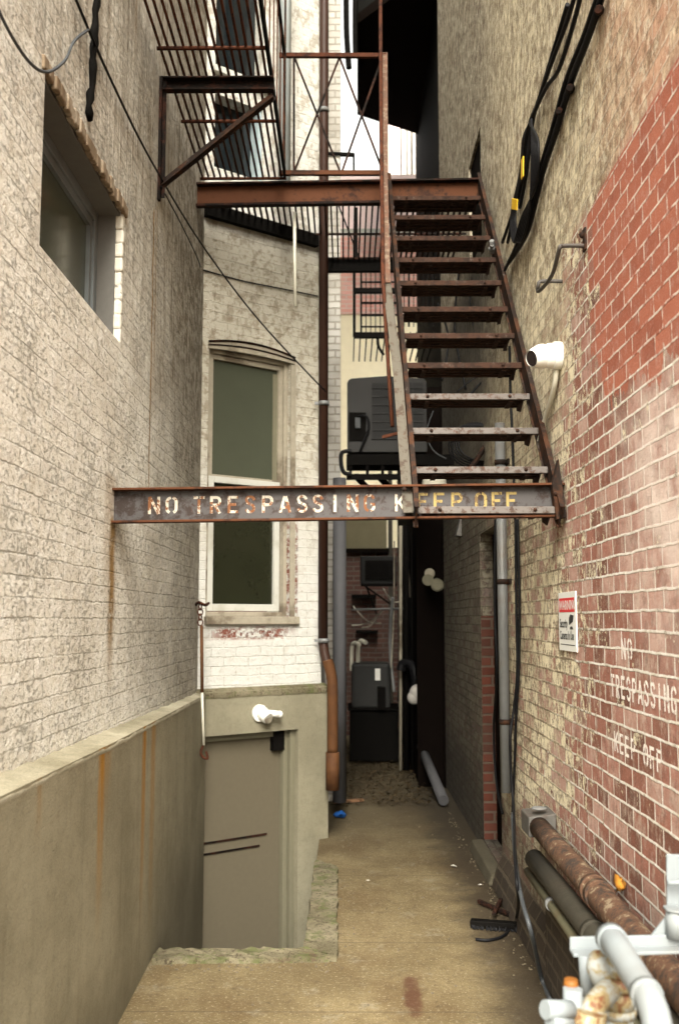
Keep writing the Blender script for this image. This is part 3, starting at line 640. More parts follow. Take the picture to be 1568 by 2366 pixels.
# bay wall
ua, za_ = bay(483, 808); ub, zb_ = bay(672, 832); _, zs_ = bay(560, 1425)
zw1 = (za_ + zb_) / 2 + 0.01; zw0 = zs_; ua = max(ua, 0.05)
uA, zA = bay(497, 215); uB, _ = bay(608, 215); _, zA0 = bay(550, 402)
_, zU0 = bay(545, 175)
hl = [(ua, ub, zw0, zw1), (uA, uB, zA0, zA), (uA, uB, zU0, 9.0)]
hl = [(a, b, c, d) for a, b, c, d in hl]
mb = wall(MB(), BAY0, BAY1, 1.0, 10.5, hl, 0.30, u0=0.0, side=1); mb.build('bay_wall', 'bay', LB)
mb = wall(MB(), BAY1, (-0.19, 9.0), -0.0, 10.5, [], 0.3, u0=BL, side=1); mb.build('side_wall', 'bay', LB)
# low concrete with door
dU0, dz1 = 0.02, bay(600, 1692, .05)[1]; dU1 = bay(688, 1900, .05)[0]
c0, c1 = BAY0 + BN * .05 - BD * .1, BAY1 + BN * .05 + BD * .03
mb = wall(MB(), c0, c1, -1.35, 1.10, [(.1 + dU0, .1 + dU1, -1.3, dz1)], 0.30, u0=0, side=1)
mb.build('basement_wall', 'paintcon', LB, 0.004)
mb = MB(); n = 30
L2 = (c1 - c0).length; rows = []
for i in range(n + 1):
    q = c0 + (c1 - c0) * i / n; j = lambda s=.004: random.uniform(-s, s)
    f = Vector((q.x, q.y, 0)); e = bn3
    rows.append([mb.b.verts.new(k) for k in (f + e * .004 + Vector((0, 0, 1.055 + j())), f + e * .010 + Vector((0, 0, 1.09 + j())), f + e * (-.02) + Vector((0, 0, 1.112 + j())), f + e * (-.06) + Vector((0, 0, 1.125)))])
for a, b in zip(rows, rows[1:]):
    for k in range(3): mb.b.faces.new((a[k], b[k], b[k + 1], a[k + 1])).smooth = True
mb.build('basement_ledge', 'moss', LB)
def bbox(mb, u0, u1, z0, z1, o0, o1):      # box in bay coordinates
    c = bp((u0 + u1) / 2, (z0 + z1) / 2, (o0 + o1) / 2); rot = Matrix((bd3, bn3, Vector((0, 0, 1)))).transposed()
    return mb.box(c, (u1 - u0, abs(o1 - o0), z1 - z0), rot)
dd = MB(); bbox(dd, dU0, dU1 - .085, -1.3, dz1 - .05, -.10, -.06); door = dd.build('basement_door', 'door', LB, 0.002)
st_ = MB(); bbox(st_, dU0 + .01, bay(615, 1920, -.06)[0], bay(540, 1938, -.06)[1] - .006, bay(540, 1938, -.06)[1] + .006, -.062, -.050); st_.build('strap', 'rust_dark', door); st_ = MB()
bbox(st_, dU0 + .01, bay(598, 1950, -.06)[0], bay(540, 1963, -.06)[1] - .006, bay(540, 1963, -.06)[1] + .006, -.062, -.050); st_.build('strap', 'rust_dark', door)
dc = MB(); a_, z_ = bay(627, 1690, -.04); b_, z2_ = bay(652, 1732, -.04); bbox(dc, a_, b_, z2_, z_, -.059, -.01); dc.build('door_closer', 'blackmetal', door, .003)
fr = MB(); bbox(fr, dU1 - .082, dU1 - .045, -1.3, dz1 - .002, -.09, -.02); bbox(fr, dU1 - .043, dU1 - .002, -1.3, dz1 - .002, -.06, .012)
bbox(fr, dU0, dU1 - .085, dz1 - .048, dz1 - .002, -.09, -.02); fr.build('door_frame', 'trim', LB, .004)
# sash window in the bay
W = MB(); th = .075
H = ub - ua
def fr_b(mb, u0, u1, z0, z1, w_, o0, o1, wb=None):
    wb = w_ if wb is None else wb
    bbox(mb, u0, u0 + w_, z0, z1, o0, o1); bbox(mb, u1 - w_, u1, z0, z1, o0, o1); bbox(mb, u0 + w_, u1 - w_, z1 - w_, z1, o0, o1); bbox(mb, u0 + w_, u1 - w_, z0, z0 + wb, o0, o1)
uM0, uM1 = bay(487, 1000)[0], bay(652, 1000)[0]
fr_b(W, ua + .002, ub - .002, zw0 + .003, zw1 - .003, .032, -.10, -.035)
win = W.build('sash_window', 'oldframe', LB, .004)
zmr = bay(560, 1113, -.05)[1]
a1, a2 = ua + .036, ub - .036
q = MB(); fr_b(q, a1, a2, zmr, zw1 - .037, .036, -.095, -.055); q.build('upper_sash', 'oldframe', win, .003)
q = MB(); fr_b(q, a1, a2 - .03, zw0 + .04, zmr + .02, .045, -.085, -.040, .05); q.build('lower_sash', 'sash', win, .003)
q = MB(); bbox(q, a1 + .03, a2 - .03, zmr + .01, zw1 - .06, -.084, -.080); q.build('pane', 'pane_green', win)
q = MB(); bbox(q, a1 + .04, a2 - .06, zw0 + .08, zmr - .02, -.072, -.068); q.build('pane', 'pane_dark', win)
q = MB(); bbox(q, a2 - .075, a2 - .036, zmr + .035, zw1 - .10, -.0795, -.074); q.build('curtain_edge', 'trim', win)
q = MB(); bbox(q, ua - .01, ub + .07, zw0 - .055, zw0 + .002, -.03, .035); q.build('sill', 'oldframe', win, .006)
q = MB(); bbox(q, ub - .0, ub + .045, zw0, zw1 - .03, -.01, .006); q.build('casing', 'oldframe', win, .003)
# segmental arch head
q = MB(); n = 12; A0 = []; A1 = []
for i in range(n + 1):
    t = i / n; uu = ua - .01 + (ub - ua + .04) * t; rise = .045 * (1 - (2 * t - 1) ** 2)
    A0.append((uu, zw1 - .02 + rise * .3)); A1.append((uu, zw1 + .028 + rise))
for i in range(n):
    for (off0, off1, lo, hi) in ((.0015, .012, A0, A1),):
        pts = [bp(*lo[i], off0), bp(*lo[i + 1], off0), bp(*hi[i + 1], off0), bp(*hi[i], off0)]
        q.prism(pts, bn3 * (off1 - off0))
q.build('arch_moulding', 'oldframe', win)
q = MB()
q.tube([bp(u, z, .016) for u, z in A1], .008, 6); q.tube([bp(u, (z + z2) / 2, .014) for (u, z), (_, z2) in zip(A1, A0)], .006, 6); q.build('arch_bead', 'rust_dark', win)
# dark openings above the landing
q = MB(); bbox(q, uA + .001, uB - .035, zA0 + .001, zA - .001, -.14, -.12); dk = q.build('landing_door', 'pane_black', LB)
q = MB(); bbox(q, uB - .033, uB - .001, zA0 + .001, zA - .001, -.16, -.015); q.build('door_jamb', 'bluejamb', dk)
q = MB(); bbox(q, uA + .001, uB - .001, zU0 + .001, 8.99, -.14, -.12); up_ = q.build('upper_window', 'pane_black', LB)
q = MB(); bbox(q, uA - .03, uB + .03, zU0 - .05, zU0, -.02, .05); q.build('sill', 'sash', up_, .004)
# slanting ledger under the landing
q = MB(); a = bp(bay(470, 487)[0], bay(470, 487)[1], .03); b = bp(bay(727, 560)[0], bay(727, 560)[1], .03)
q.bar(a + Vector((0, 0, -.0)), b, .05, .095); tag(q.build('ledger_beam', 'blackmetal'), 'black ledger bolted along the bay wall under the landing grating', 'ledger')

# pilaster further down the alley
PB = thing('brick_pilaster', 'tall whitewashed brick pilaster edge behind the brown downpipe', 'pilaster', (-.1, 9, 0))
MB().bb((-.5, 9.0, 0), (-.055, 9.6, 10.5)).build('shaft', 'pilaster', PB)
MB().bb((-.5, 9.6, 0), (-.10, 13.6, 9.5)).build('shading_wall', 'farbrick', PB)  # wall behind the pilaster, raised tall to keep daylight out of the far alley

# ---------------------------------------------------------------- right building
RB = thing('weathered_brick_building', 'weathered red brick building with flaking cream paint on the right of the alley', 'building', (XR, 5, 0))
yr = 1.5
dA, dB = 6.28, 7.10
o1 = atx(1082, 400, XR); o2 = atx(1110, 400, XR)
holes = [(dA - yr, dB - yr, 0.08, 2.2), (o2.y - yr, o1.y - yr, 4.25, 5.08)]
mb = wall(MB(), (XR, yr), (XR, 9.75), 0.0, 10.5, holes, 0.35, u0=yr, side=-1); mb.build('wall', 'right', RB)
q = MB(); q.bb((XR + .001, dB - .003, .083), (XR + .12, dB + .0, 1.62)); q.build('quoin', 'quoin', RB, .002)
q = MB(); q.bb((XR + .09, dA + .002, .083), (XR + .13, dB - .005, 2.198)); dr = q.build('side_door', 'darkbrown', RB)
q = MB(); q.bb((XR + .02, o2.y + .002, 4.252), (XR + .06, o1.y - .002, 5.078)); q.build('dark_window', 'darkbrown', RB)  # dark panel closing the recessed window opening
q = MB(); q.prism([(.868, yr, 0), (XR - .001, yr, 0), (XR - .001, yr, .47), (.872, yr, .40)], (0, 4.55 - yr, 0)); q.prism([(.868, 4.551, 0), (XR - .001, 4.551, 0), (XR - .001, 4.551, .20), (.90, 4.551, .12)], (0, 1.64, 0)); q.build('plinth', mat_brick_simple('dark_plinth_brick', (0.018, 0.013, 0.009), (0.038, 0.026, 0.017), (0.075, 0.06, 0.04)), RB, .008)
q = MB(); q.prism([(.85, 6.2, 0), (XR - .001, 6.2, 0), (XR - .001, 6.2, .078), (.87, 6.2, .07)], (0, .95, 0)); q.build('doorstep', 'pit', RB, .01)
q = MB(); q.bb((.70, 9.76, 0), (XR + .3, 13.6, 3.9)); q.bb((.68, 9.72, 0), (.71, 9.758, 3.9)); q.bb((.93, 9.70, 0), (.945, 9.757, 3.9)); q.build('projecting_wall', 'darkbrown', RB)
q = MB(); q.bb((XR + .04, 9.76, 3.91), (XR + .3, 13.6, 10.5)); q.build('rear_wall', 'overface', RB)  # near-black colour stands for the shadow on this far stretch of wall

# overhang high across the alley
s1 = aty(825, 265, 12.6); zz = s1.z
pA = atz(825, 55, zz); pB = atz(965, 310, zz)
OH = thing('overhanging_bay', 'dark jettied bay jutting from the right building high over the alley', 'bay', (.5, 11, zz))
pC = atz(905, 0, zz)
q = MB(); q.prism([(s1.x, s1.y, zz), (pB.x, pB.y, zz), (XR + .03, pB.y, zz), (XR + .03, pC.y - .5, zz), (pC.x + .25, pC.y - .35, zz), (pA.x, pA.y, zz)], (0, 0, .12)); q.build('soffit', 'overhang', OH)
q = MB(); q.prism([(s1.x + .01, s1.y - .02, zz + .12), (XR + .02, pB.y - .02, zz + .12), (XR + .02, pC.y - .48, zz + .12), (pA.x + .01, pA.y + .01, zz + .12)], (0, 0, 2.2)); q.build('face', 'overface', OH)

# far buildings closing the alley
FB = thing('rear_building', 'cream rendered building with red brick ground floor at the far end of the alley', 'building', (0.3, 14, 0))
YF = 14.0
zc0 = aty(830, 1200, YF).z; zc1 = aty(830, 725, YF).z; zc2 = aty(830, 545, YF).z; zc3 = aty(830, 398, YF).z
MB().bb((-2.5, YF, 0), (2.5, YF + .6, zc0 - .4)).build('brick_storey', 'farbrick', FB)
MB().bb((-2.5, YF + .02, zc0 - .4), (2.5, YF + .6, zc1)).build('cream_storey', 'cream', FB)
MB().bb((-2.5, YF, zc1), (2.5, YF + .6, zc2)).build('pink_brick_storey', 'pinkbrick', FB)
MB().bb((-2.5, YF + .03, zc2), (2.5, YF + .6, zc2 + .12)).build('string_course', 'sash', FB)
MB().bb((-2.5, YF + .08, zc2 + .12), (2.5, YF + .6, zc3)).build('upper_storey', 'palecol', FB)
a = aty(798, 1205, YF); b = aty(893, 1268, YF)
q = MB(); q.bb((a.x, YF - .03, b.z), (b.x, YF - .001, a.z + .4)); bw = q.build('boarded_window', 'olivewin', FB)
q = MB(); q.bb((a.x - .03, YF - .09, b.z - .06), (b.x + .03, YF - .031, b.z - .001)); q.build('sill', 'darkbrown', bw)
q = MB(); q.bb((b.x + .02, YF - .06, 0), (b.x + .08, YF - .002, 4.5)); q.build('corner_trim', 'darkpipe', FB)
FB2 = thing('rear_tower', 'pale pink and grey rendered block under the overhanging bay', 'building', (.9, 15, 0))
YT = 15.5; xx = [905, 920, 930, 945, 958, 985]
for i, (x0, x1, mt) in enumerate(((900, 908, 'palecol'), (911, 926, 'palecol'), (929, 940, 'greycol'), (943, 952, 'greycol'), (955, 1020, 'greycol'))):
    a = aty(x0, 600, YT).x; b = aty(x1, 600, YT).x
    MB().bb((a, YT + (i % 2) * .1, 0), (b, YT + .8, aty(930, 200, YT).z)).build('pier', mt, FB2)
MB().bb((aty(900, 600, YT).x, YT + .5, 0), (aty(1020, 600, YT).x, YT + .9, aty(930, 210, YT).z)).build('core', 'overface', FB2)

# ================================================================== THINGS
# ---- lettered beam
YB = 4.34
bl_t, bl_b, br_t, br_b = aty(262, 1130, YB), aty(262, 1210, YB), aty(1300, 1118, YB), aty(1300, 1196, YB)
BM = thing('lettered_steel_beam', 'rusty steel channel spanning the alley, stencilled NO TRESPASSING KEEP OFF', 'beam', (0, YB, 2))
ex0, ex1 = XL - .06, XR + .03
def lerpx(p, q, X): t = (X - p.x) / (q.x - p.x); return p.lerp(q, t)
tl, tr = lerpx(bl_t, br_t, ex0), lerpx(bl_t, br_t, ex1); dl, dr_ = lerpx(bl_b, br_b, ex0), lerpx(bl_b, br_b, ex1)
q = MB()
q.prism([dl, dr_, tr, tl], (0, .008, 0)); q.build('web', 'beam', BM)
q = MB(); q.prism([tl + Vector((0, -.045, -.010)), tr + Vector((0, -.045, -.010)), tr + Vector((0, -.045, 0)), tl + Vector((0, -.045, 0))], (0, .052, 0)); q.build('top_flange', 'rust_red', BM, .002)
q = MB(); q.prism([dl + Vector((0, -.045, 0)), dr_ + Vector((0, -.045, 0)), dr_ + Vector((0, -.045, .010)), dl + Vector((0, -.045, .010))], (0, .052, 0)); q.build('bottom_flange', 'rust_red', BM, .002)
bu = (tr - tl).normalized(); bv = Vector((0, 0, 1)); nrm = Vector((0, -1, 0))
def beam_letters(spec, mb, ytop, h):
    it = []
    for ch, x0, x1 in spec:
        yt = ytop + (1148 - ytop) * 0 - (x0 - 342) * .0115; p = aty(x0, yt + h, YB); p2 = aty(x1, yt + h, YB); wd = p2.x - p.x
        hh = aty(x0, yt, YB).z - p.z
        ws = wd / (.20 if ch == 'I' else .66); o = p - bu * (.22 * ws if ch == 'I' else 0)
        it.append((ch, Vector((o.x, YB, p.z)), bu, bv, nrm, ws, hh))
    letters(mb, it, .0008)
q = MB(); beam_letters([('N', 342, 371), ('O', 382, 411), ('T', 447, 474), ('R', 485, 513), ('E', 526, 553), ('S', 565, 592), ('P', 605, 633), ('A', 646, 673), ('S', 685, 712), ('S', 721, 749), ('I', 770, 779), ('N', 801, 829), ('G', 840, 868), ('K', 912, 938)], q, 1148, 40)
q.build('white_lettering', 'paintwhite', BM)
q = MB(); beam_letters([('E', 963, 991), ('E', 1001, 1029), ('P', 1042, 1070), ('O', 1096, 1125), ('F', 1135, 1162), ('F', 1169, 1196)], q, 1146, 40)
q.build('yellow_lettering', 'paintyellow', BM)

# ---- fire escape stairs
ST = thing('fire_escape_stairs', 'steep rusty steel fire escape stair rising from the lettered beam', 'stairs', (.6, YB, 2))
NT = 12
ylist = [1170, 1082, 990, 912, 842, 773, 713, 650, 597, 547, 497, 452]
P0y, P1y = YB - .055, 6.42
pts = []
for i in range(NT):
    Y = P0y + (P1y - P0y) * i / (NT - 1); pts.append(aty(1000, ylist[i], Y))
zb0 = pts[0].z; zb1 = pts[-1].z
XS0, XS1 = .305, .915
for i in range(NT):
    t = i / (NT - 1); Y = P0y + (P1y - P0y) * t; z = pts[i].z * .5 + (zb0 + (zb1 - zb0) * t) * .5
    x0 = XS0 + .004; x1 = XS1 - .012 * t
    q = MB()
    for k in range(7): q.bb((x0 + .02, Y + .022 + k * .027, z - .030 + (k % 2) * .006), (x1 - .02, Y + .043 + k * .027, z - .012))
    for xe in (x0, x1 - .035):
        q.prism([(xe, Y + .01, z - .031), (xe, Y + .19, z - .031), (xe, Y + .19, z - .05), (xe, Y + .09, z - .075), (xe, Y + .03, z - .045)], (.005, 0, 0))
    for xe in (x0 + .085, x1 - .10): q.bb((xe, Y + .02, z - .040), (xe + .022, Y + .18, z - .0305))
    td = q.build('tread', 'tread', ST)
    q = MB(); q.bb((x0, Y, z - .031), (x1, Y + .020, z)); q.build('nosing', 'lip' if i < 4 else 'tread', td, .003)
    for xe in (x0 + .095, x1 - .10): MB().ball((xe, Y - .001, z - .014), .009, seg=10).build('bolt', 'tread', td)
# stringers: channel along each side
def stringer(name, xa, xb, mat):
    a = Vector((xa, P0y - .03, zb0 - .05)); b = Vector((xb, P1y + .13, zb1 + .16))
    q = MB(); d = (b - a).normalized(); up = Vector((1, 0, 0)).cross(d).normalized()
    if up.z < 0: up = -up
    q.bar(a, b, .006, .12, up=up)
    q.bar(a - up * .058 , b - up * .058, .022, .006, up=up); q.bar(a + up * .058, b + up * .058, .022, .006, up=up)
    return q.build('stringer', mat, ST)
stringer('l', XS0 - .005, XS0 - .012, 'rust'); stringer('r', XS1 + .004, XS1 - .012, 'rust')
# handrail (flat angle) and rod
hp = [aty(943, 1185, YB - .06), aty(918, 860, 4.72), aty(893, 655, 5.2), aty(887, 400, 5.75), aty(887, 122, 6.5)]
q = MB()
for a, b in zip(hp[:3], hp[1:3]): q.bar(a, b, .044, .006, up=(0, -1, .6)); q.bar(a + Vector((.020, .010, 0)), b + Vector((.020, .010, 0)), .005, .030, up=(0, -1, .6))
q.build('handrail', 'pale_rail', ST)
q = MB(); q.bar(hp[2] + Vector((0, -.012, 0)), hp[3] + Vector((0, -.012, 0)), .040, .006, up=(0, -1, .3)); q.bar(hp[3] + Vector((0, -.012, -.001)), hp[4], .046, .006, up=(0, -1, .3))
q.build('upper_handrail', mat_steel('worn_lit_rail', (0.085, 0.052, 0.038), (0.11, 0.055, 0.036), (0.15, 0.115, 0.085), .5, .5, 16), ST)  # same worn rail, coloured paler here for the light it catches
q = MB(); rp = [aty(878, -80, 6.9), aty(880, 300, 5.95), aty(884, 640, 5.15), aty(897, 850, 4.95), aty(906, 985, 4.85)]
q.tube(rp, [.013, .012, .011, .010, .010], 10); q.bar(aty(884, 1010, 4.86), aty(932, 998, 4.8), .014, .014); q.build('counterweight_rod', 'rod', ST)
# end plates and bolts on the beam
q = MB(); q.prism([aty(1275, 1120, YB - .07), aty(1290, 1060, YB - .06), aty(1308, 1195, YB - .07), aty(1285, 1200, YB - .07)], (0, .05, 0))
q.build('foot_plate', 'rust', ST)
for p_ in (aty(933, 1130, YB - .07), aty(1282, 1140, YB - .07)): MB().ball(p_, .010, seg=10).build('bolt', 'rust', ST)

# ---- landing
ZL = aty(700, 412, 6.55).z
LD = thing('fire_escape_landing', 'rusty grated fire escape landing crossing the alley at the top of the stair', 'landing', (0, 6.55, ZL))
q = MB(); q.prism([aty(442, 421, 6.55), aty(1112, 410, 6.55), aty(1112, 462, 6.55), aty(442, 474, 6.55)], (0, .012, 0))
g1 = q.build('front_girder', 'rust_red', LD, .002)
q = MB(); q.prism([aty(442, 421, 6.50), aty(1112, 410, 6.50), aty(1112, 414, 6.50), aty(442, 425, 6.50)], (0, .05, 0)); q.prism([aty(442, 470, 6.50), aty(1112, 458, 6.50), aty(1112, 464, 6.50), aty(442, 475, 6.50)], (0, .05, 0)); q.build('flange', 'rust_dark', g1)
q = MB(); x = XL + .05; zg = ZL - .048
while x < XR - .04:
    y1 = 6.9 + (x - XL) * .78 - .02 if x < -.22 else 8.0
    q.bb((x - .006, 6.565, zg), (x + .006, y1, zg + .030)); x += .043
for yy in (6.9, 7.45, 7.97): q.bb((XL + .06 if yy < 6.95 else (-.35 if yy < 7.5 else -.17), yy, zg + .004), (XR - .02, yy + .014, zg + .018))
q.build('grating', 'rust_dark', LD)
q = MB(); z8 = aty(900, 598, 8.0).z; z9 = aty(900, 626, 8.0).z; q.bb((-.18, 8.0, z9), (XR - .0, 8.05, z8)); q.build('rear_girder', 'blackmetal', LD, .002)
# front guard with crossed braces
GR = []
q = MB(); q.bar(aty(645, 128, 6.5), aty(893, 129, 6.5), .028, .028); q.build('top_rail', 'rod', LD)
q = MB(); q.bar(aty(645, 400, 6.5), aty(880, 400, 6.5), .030, .030); q.build('bottom_rail', 'rust_red', LD)
for (a, b) in (((679, 130), (679, 400)),):
    MB().bar(aty(*a, 6.5), aty(*b, 6.5), .014, .014).build('post', 'rust_dark', LD)
for (a, b) in (((681, 135), (785, 396)), ((783, 135), (680, 396)), ((785, 135), (880, 385)), ((880, 140), (790, 396))):
    MB().bar(aty(*a, 6.51), aty(*b, 6.51), .014, .006, up=(0, 1, 0)).build('brace', 'rust_dark', LD)
# rear guard seen through the grating
q = MB(); q.bar(aty(822, 480, 8.02), aty(822, 600, 8.02), .03, .02)
q.bar(aty(780, 470, 8.02), aty(835, 610, 8.02), .012, .006, up=(0, 1, 0)); q.build('rear_post', 'blackmetal', LD)
# ---- near platform
PL = thing('fire_escape_platform', 'rusty rod platform on a bracket overhead along the white wall', 'platform', (-.7, 5.4, ZL))
q = MB(); x = -.985
while x < -.43: q.tube([(x, 3.9, ZL + .01), (x, 6.54, ZL + .01)], .0078, 8); x += .0415
q.build('floor_rods', 'rod', PL)
for y_ in (105, 275, 408): 
    p = atz(600, y_, ZL + .01); MB().tube([(XL + .02, p.y, ZL - .004), (-.41, p.y, ZL - .004)], .011, 8).build('cross_rod', 'rod', PL)
yc = 5.2
za, zb = aty(490, 184, yc).z, aty(490, 214, yc).z
q = MB(); q.bb((XL + .005, yc, zb), (-.395, yc + .008, za)); q.bb((XL + .005, yc - .04, za - .008), (-.395, yc - .0005, za)); q.bb((XL + .005, yc - .04, zb), (-.395, yc - .0005, zb + .008)); q.build('cross_channel', 'rust_dark', PL)
a = aty(358, 440, yc); b = aty(632, 222, yc)
q = MB(); q.bar(a, b, .008, .045, up=(0, 0, 1)); q.bar(a + Vector((0, -.02, -.018)), b + Vector((0, -.02, -.018)), .035, .006); q.build('diagonal_brace', 'rust', PL)
q = MB(); zp0, zp1 = aty(353, 468, yc).z, aty(353, 186, yc).z
q.bb((XL + .001, yc - .045, zp0), (XL + .016, yc - .012, zp1)); q.bb((XL + .017, yc - .018, zp0 + .02), (XL + .036, yc - .012, zp1)); q.build('wall_post', 'rust_dark', PL)
q = MB(); q.bb((-.425, 3.9, ZL - .02), (-.410, 6.5, ZL + .045)); q.build('edge_angle', 'blackmetal', PL)
zt_ = aty(648, 128, 6.5).z
q = MB(); q.bb((-.435, 3.9, zt_ - .02), (-.415, 6.5, zt_ + .01)); q.build('side_rail', 'blackmetal', PL)
q = MB(); y = 4.6
while y < 6.4: q.bb((-.427, y, ZL + .05), (-.420, y + .007, zt_ - .02)); y += .30
q.build('balusters', 'rod', PL)
q = MB(); q.bar((-.418, 6.46, ZL), (-.418, 6.46, zt_ + .9), .014, .014); q.build('corner_post', 'rust', PL)

# ---- rear balcony
YQ = 10.0
BC = thing('rear_balcony', 'small black railed fire balcony hanging behind the stair', 'balcony', (.5, YQ, 4.4))
q = MB()
for (x0, y0, x1, y1, w_) in ((818, 628, 818, 778, .03), (818, 775, 925, 775, .055), (818, 672, 1000, 672, .05), (832, 652, 920, 652, .015), (832, 700, 920, 700, .02), (832, 728, 1000, 728, .02), (832, 755, 920, 755, .015)):
    q.bar(aty(x0, y0, YQ), aty(x1, y1, YQ), w_, w_)
x = 834
k = 0
while x < 1000:
    q.bar(aty(x, 628, YQ), aty(x, 775 if x < 925 else 755, YQ), .009 if k % 5 else .02, .009); x += 11; k += 1
q.build('railing', 'blackmetal', BC)
q = MB(); a = aty(818, 772, YQ); b = aty(1005, 772, YQ)
for i in range(14): xx_ = a.x + (b.x - a.x) * i / 13; q.bb((xx_ - .006, YQ, a.z), (xx_ + .006, YQ + 1.1, a.z + .02))
q.build('floor', 'blackmetal', BC)
q = MB(); q.tube(bez([aty(872, 778, YQ), aty(874, 800, YQ), aty(886, 820, YQ)]), .015, 8); q.build('bracket', 'blackmetal', BC)

# ---- condenser on wall bracket
YC = 8.6
AC = thing('air_conditioning_condenser', 'dark grey condenser with rounded top on a black wall bracket behind the stair', 'air conditioner', (.4, YC, 3))
a, b = aty(802, 1045, YC), aty(985, 868, YC)
X0, X1, Z0, Z1 = a.x, b.x, a.z, b.z; r_ = .05
prof = [(X0, Z0), (X1, Z0)] + [(X1 - r_ + r_ * math.cos(R(t)), Z1 - .022 - r_ + r_ * math.sin(R(t)) ) for t in range(0, 91, 15)] + [((X0 + X1) / 2, Z1)] + [(X0 + r_ + r_ * math.cos(R(t)), Z1 - .022 - r_ + r_ * math.sin(R(t))) for t in range(90, 181, 15)]
q = MB(); q.prism([(x_, YC, z_) for x_, z_ in prof], (0, .36, 0)); q.build('casing', 'acgrey', AC, .006)
gx0, gx1 = aty(857, 900, YC).x, X1 - .03; gz0, gz1 = aty(857, 1015, YC).z, aty(857, 885, YC).z
q = MB(); q.bb((gx0, YC - .008, gz0), (gx1, YC - .001, gz1)); gr_ = q.build('grille', 'acgrille', AC)
q = MB(); z = gz0
while z < gz1: q.bb((gx0, YC - .016, z), (gx1, YC - .009, z + .007)); z += .075
for xx_ in (gx0, gx0 + .2, gx0 + .36, gx1 - .006): q.bb((xx_, YC - .018, gz0), (xx_ + .008, YC - .0165, gz1))
q.build('grille_wires', 'acgrey', gr_)
a2, b2 = aty(806, 1020, YC), aty(845, 953, YC)
MB().bb((a2.x, YC - .004, a2.z), (b2.x, YC - .0005, b2.z)).build('service_recess', 'blackmetal', AC)
q = MB(); q.tube(bez([aty(826, 962, YC - .03), aty(846, 962, YC - .05), aty(852, 985, YC - .05), aty(840, 1020, YC - .04), aty(830, 1045, YC - .02)]), .010, 8); q.build('refrigerant_hose', 'black', AC)
q = MB(); q.bb((aty(820, 960, YC - .01).x, YC - .03, aty(820, 990, YC).z), (aty(832, 960, YC - .01).x, YC - .005, aty(820, 966, YC).z)); q.build('valve', 'greycable', AC)
BK = thing('condenser_bracket', 'black steel bracket shelf carrying the condenser', 'bracket', (.3, YC, 2.9))
a, b = aty(800, 1050, YC - .1), aty(990, 1100, YC - .1)
q = MB(); q.bb((a.x, YC - .1, b.z + .10), (.93, YC - .07, a.z)); q.bb((a.x, YC - .1, b.z - .03), (.93, YC - .07, b.z + .02)); q.bb((a.x, YC + .36, b.z + .12), (.93, YC + .40, a.z))
for x_ in (806, 845, 880, 925): p = aty(x_, 1060, YC - .09); q.bb((p.x, YC - .09, b.z - .0), (p.x + .025, YC - .065, a.z - .002))
for x_ in (820, 872): q.bar(aty(x_, 1098, YC - .08), aty(x_ + 40, 1140, YC + .2), .05, .03)
q.build('frame', 'blackmetal', BK)
q = MB(); q.tube(bez([aty(812, 1042, YC - .12), aty(790, 1046, YC - .12), aty(788, 1072, YC - .12), aty(795, 1092, YC - .12), aty(812, 1095, YC - .12)]), .018, 8); q.build('hose_loop', 'black', BK)

# ---- far clutter
q = MB(); a, b = aty(833, 1350, 11.2), aty(915, 1285, 11.2); q.bb((a.x, 11.2, a.z), (b.x, 11.6, b.z))
CU = thing('window_air_conditioner', 'small dark green air conditioner propped on brackets on the far brick wall', 'air conditioner', (.3, 11.2, 2))
q.build('casing', 'acgrille', CU, .008)
q = MB(); q.bb((a.x + .05, 11.185, a.z + .05), (b.x - .04, 11.199, b.z - .05))
q.build('grille', MT['blackmetal'], CU)
q = MB()
for x_ in (0, .13, .26): q.bb((a.x + .06 + x_, 11.17, a.z + .05), (a.x + .07 + x_, 11.184, b.z - .05))
q.bar(aty(840, 1352, 11.2), aty(935, 1420, 11.2), .025, .02); q.bar(aty(845, 1352, 11.2), aty(870, 1420, 11.2), .02, .02); q.bar(aty(833, 1352, 11.15), aty(916, 1352, 11.15), .03, .03)
q.build('bracket', 'blackmetal', CU)
q = MB(); q.tube([aty(812, 1409, 11.0), aty(935, 1406, 11.0)], .012, 8); tag(q.build('steel_tube', 'galv'), 'thin steel tube crossing the alley under the small air conditioner', 'tube')
q = MB()
for k, (a_, b_) in enumerate((((815, 1400), (880, 1440)), ((835, 1450), (880, 1410)), ((885, 1360), (925, 1390)), ((890, 1405), (812, 1445)))):
    q.tube(bez([aty(*a_, 12), aty((a_[0] + b_[0]) / 2, (a_[1] + b_[1]) / 2 + 14, 12), aty(*b_, 12)]), .008, 6)
tag(q.build('loose_cables', 'offwhite'), 'tangle of loose pale cables on the far brick wall', 'cables')
for i, (x_, y_) in enumerate(((820, 1490), (835, 1485))):
    q = MB(); q.tube(bez([aty(x_ - 8, y_ + 60, 11.5), aty(x_ - 8, y_ + 10, 11.5), aty(x_ - 2, y_ - 4, 11.45), aty(x_ + 10, y_, 11.35)]), .024, 10)
    tag(q.build('vent_elbow', 'offwhite'), ('white vent elbow rising at the left behind the grey tank' if i == 0 else 'white vent elbow curling over the grey tank, the right of two'), 'vent pipe', 'white vent elbows')
q = MB(); a, b = aty(812, 1640, 11.3), aty(902, 1532, 11.3); q.bb((a.x, 11.3, a.z), (b.x, 11.8, b.z))
MT['tank'] = mat_plain('tank_paint', (0.028, 0.028, 0.027), 0.7, 0, 0.3, 6, dirt=(0.02, 0.02, 0.018))
TK = thing('grey_utility_tank', 'grey metal tank with a pale label standing at the far end', 'tank', (.3, 11.3, .6)); q.build('body', 'tank', TK, .04)
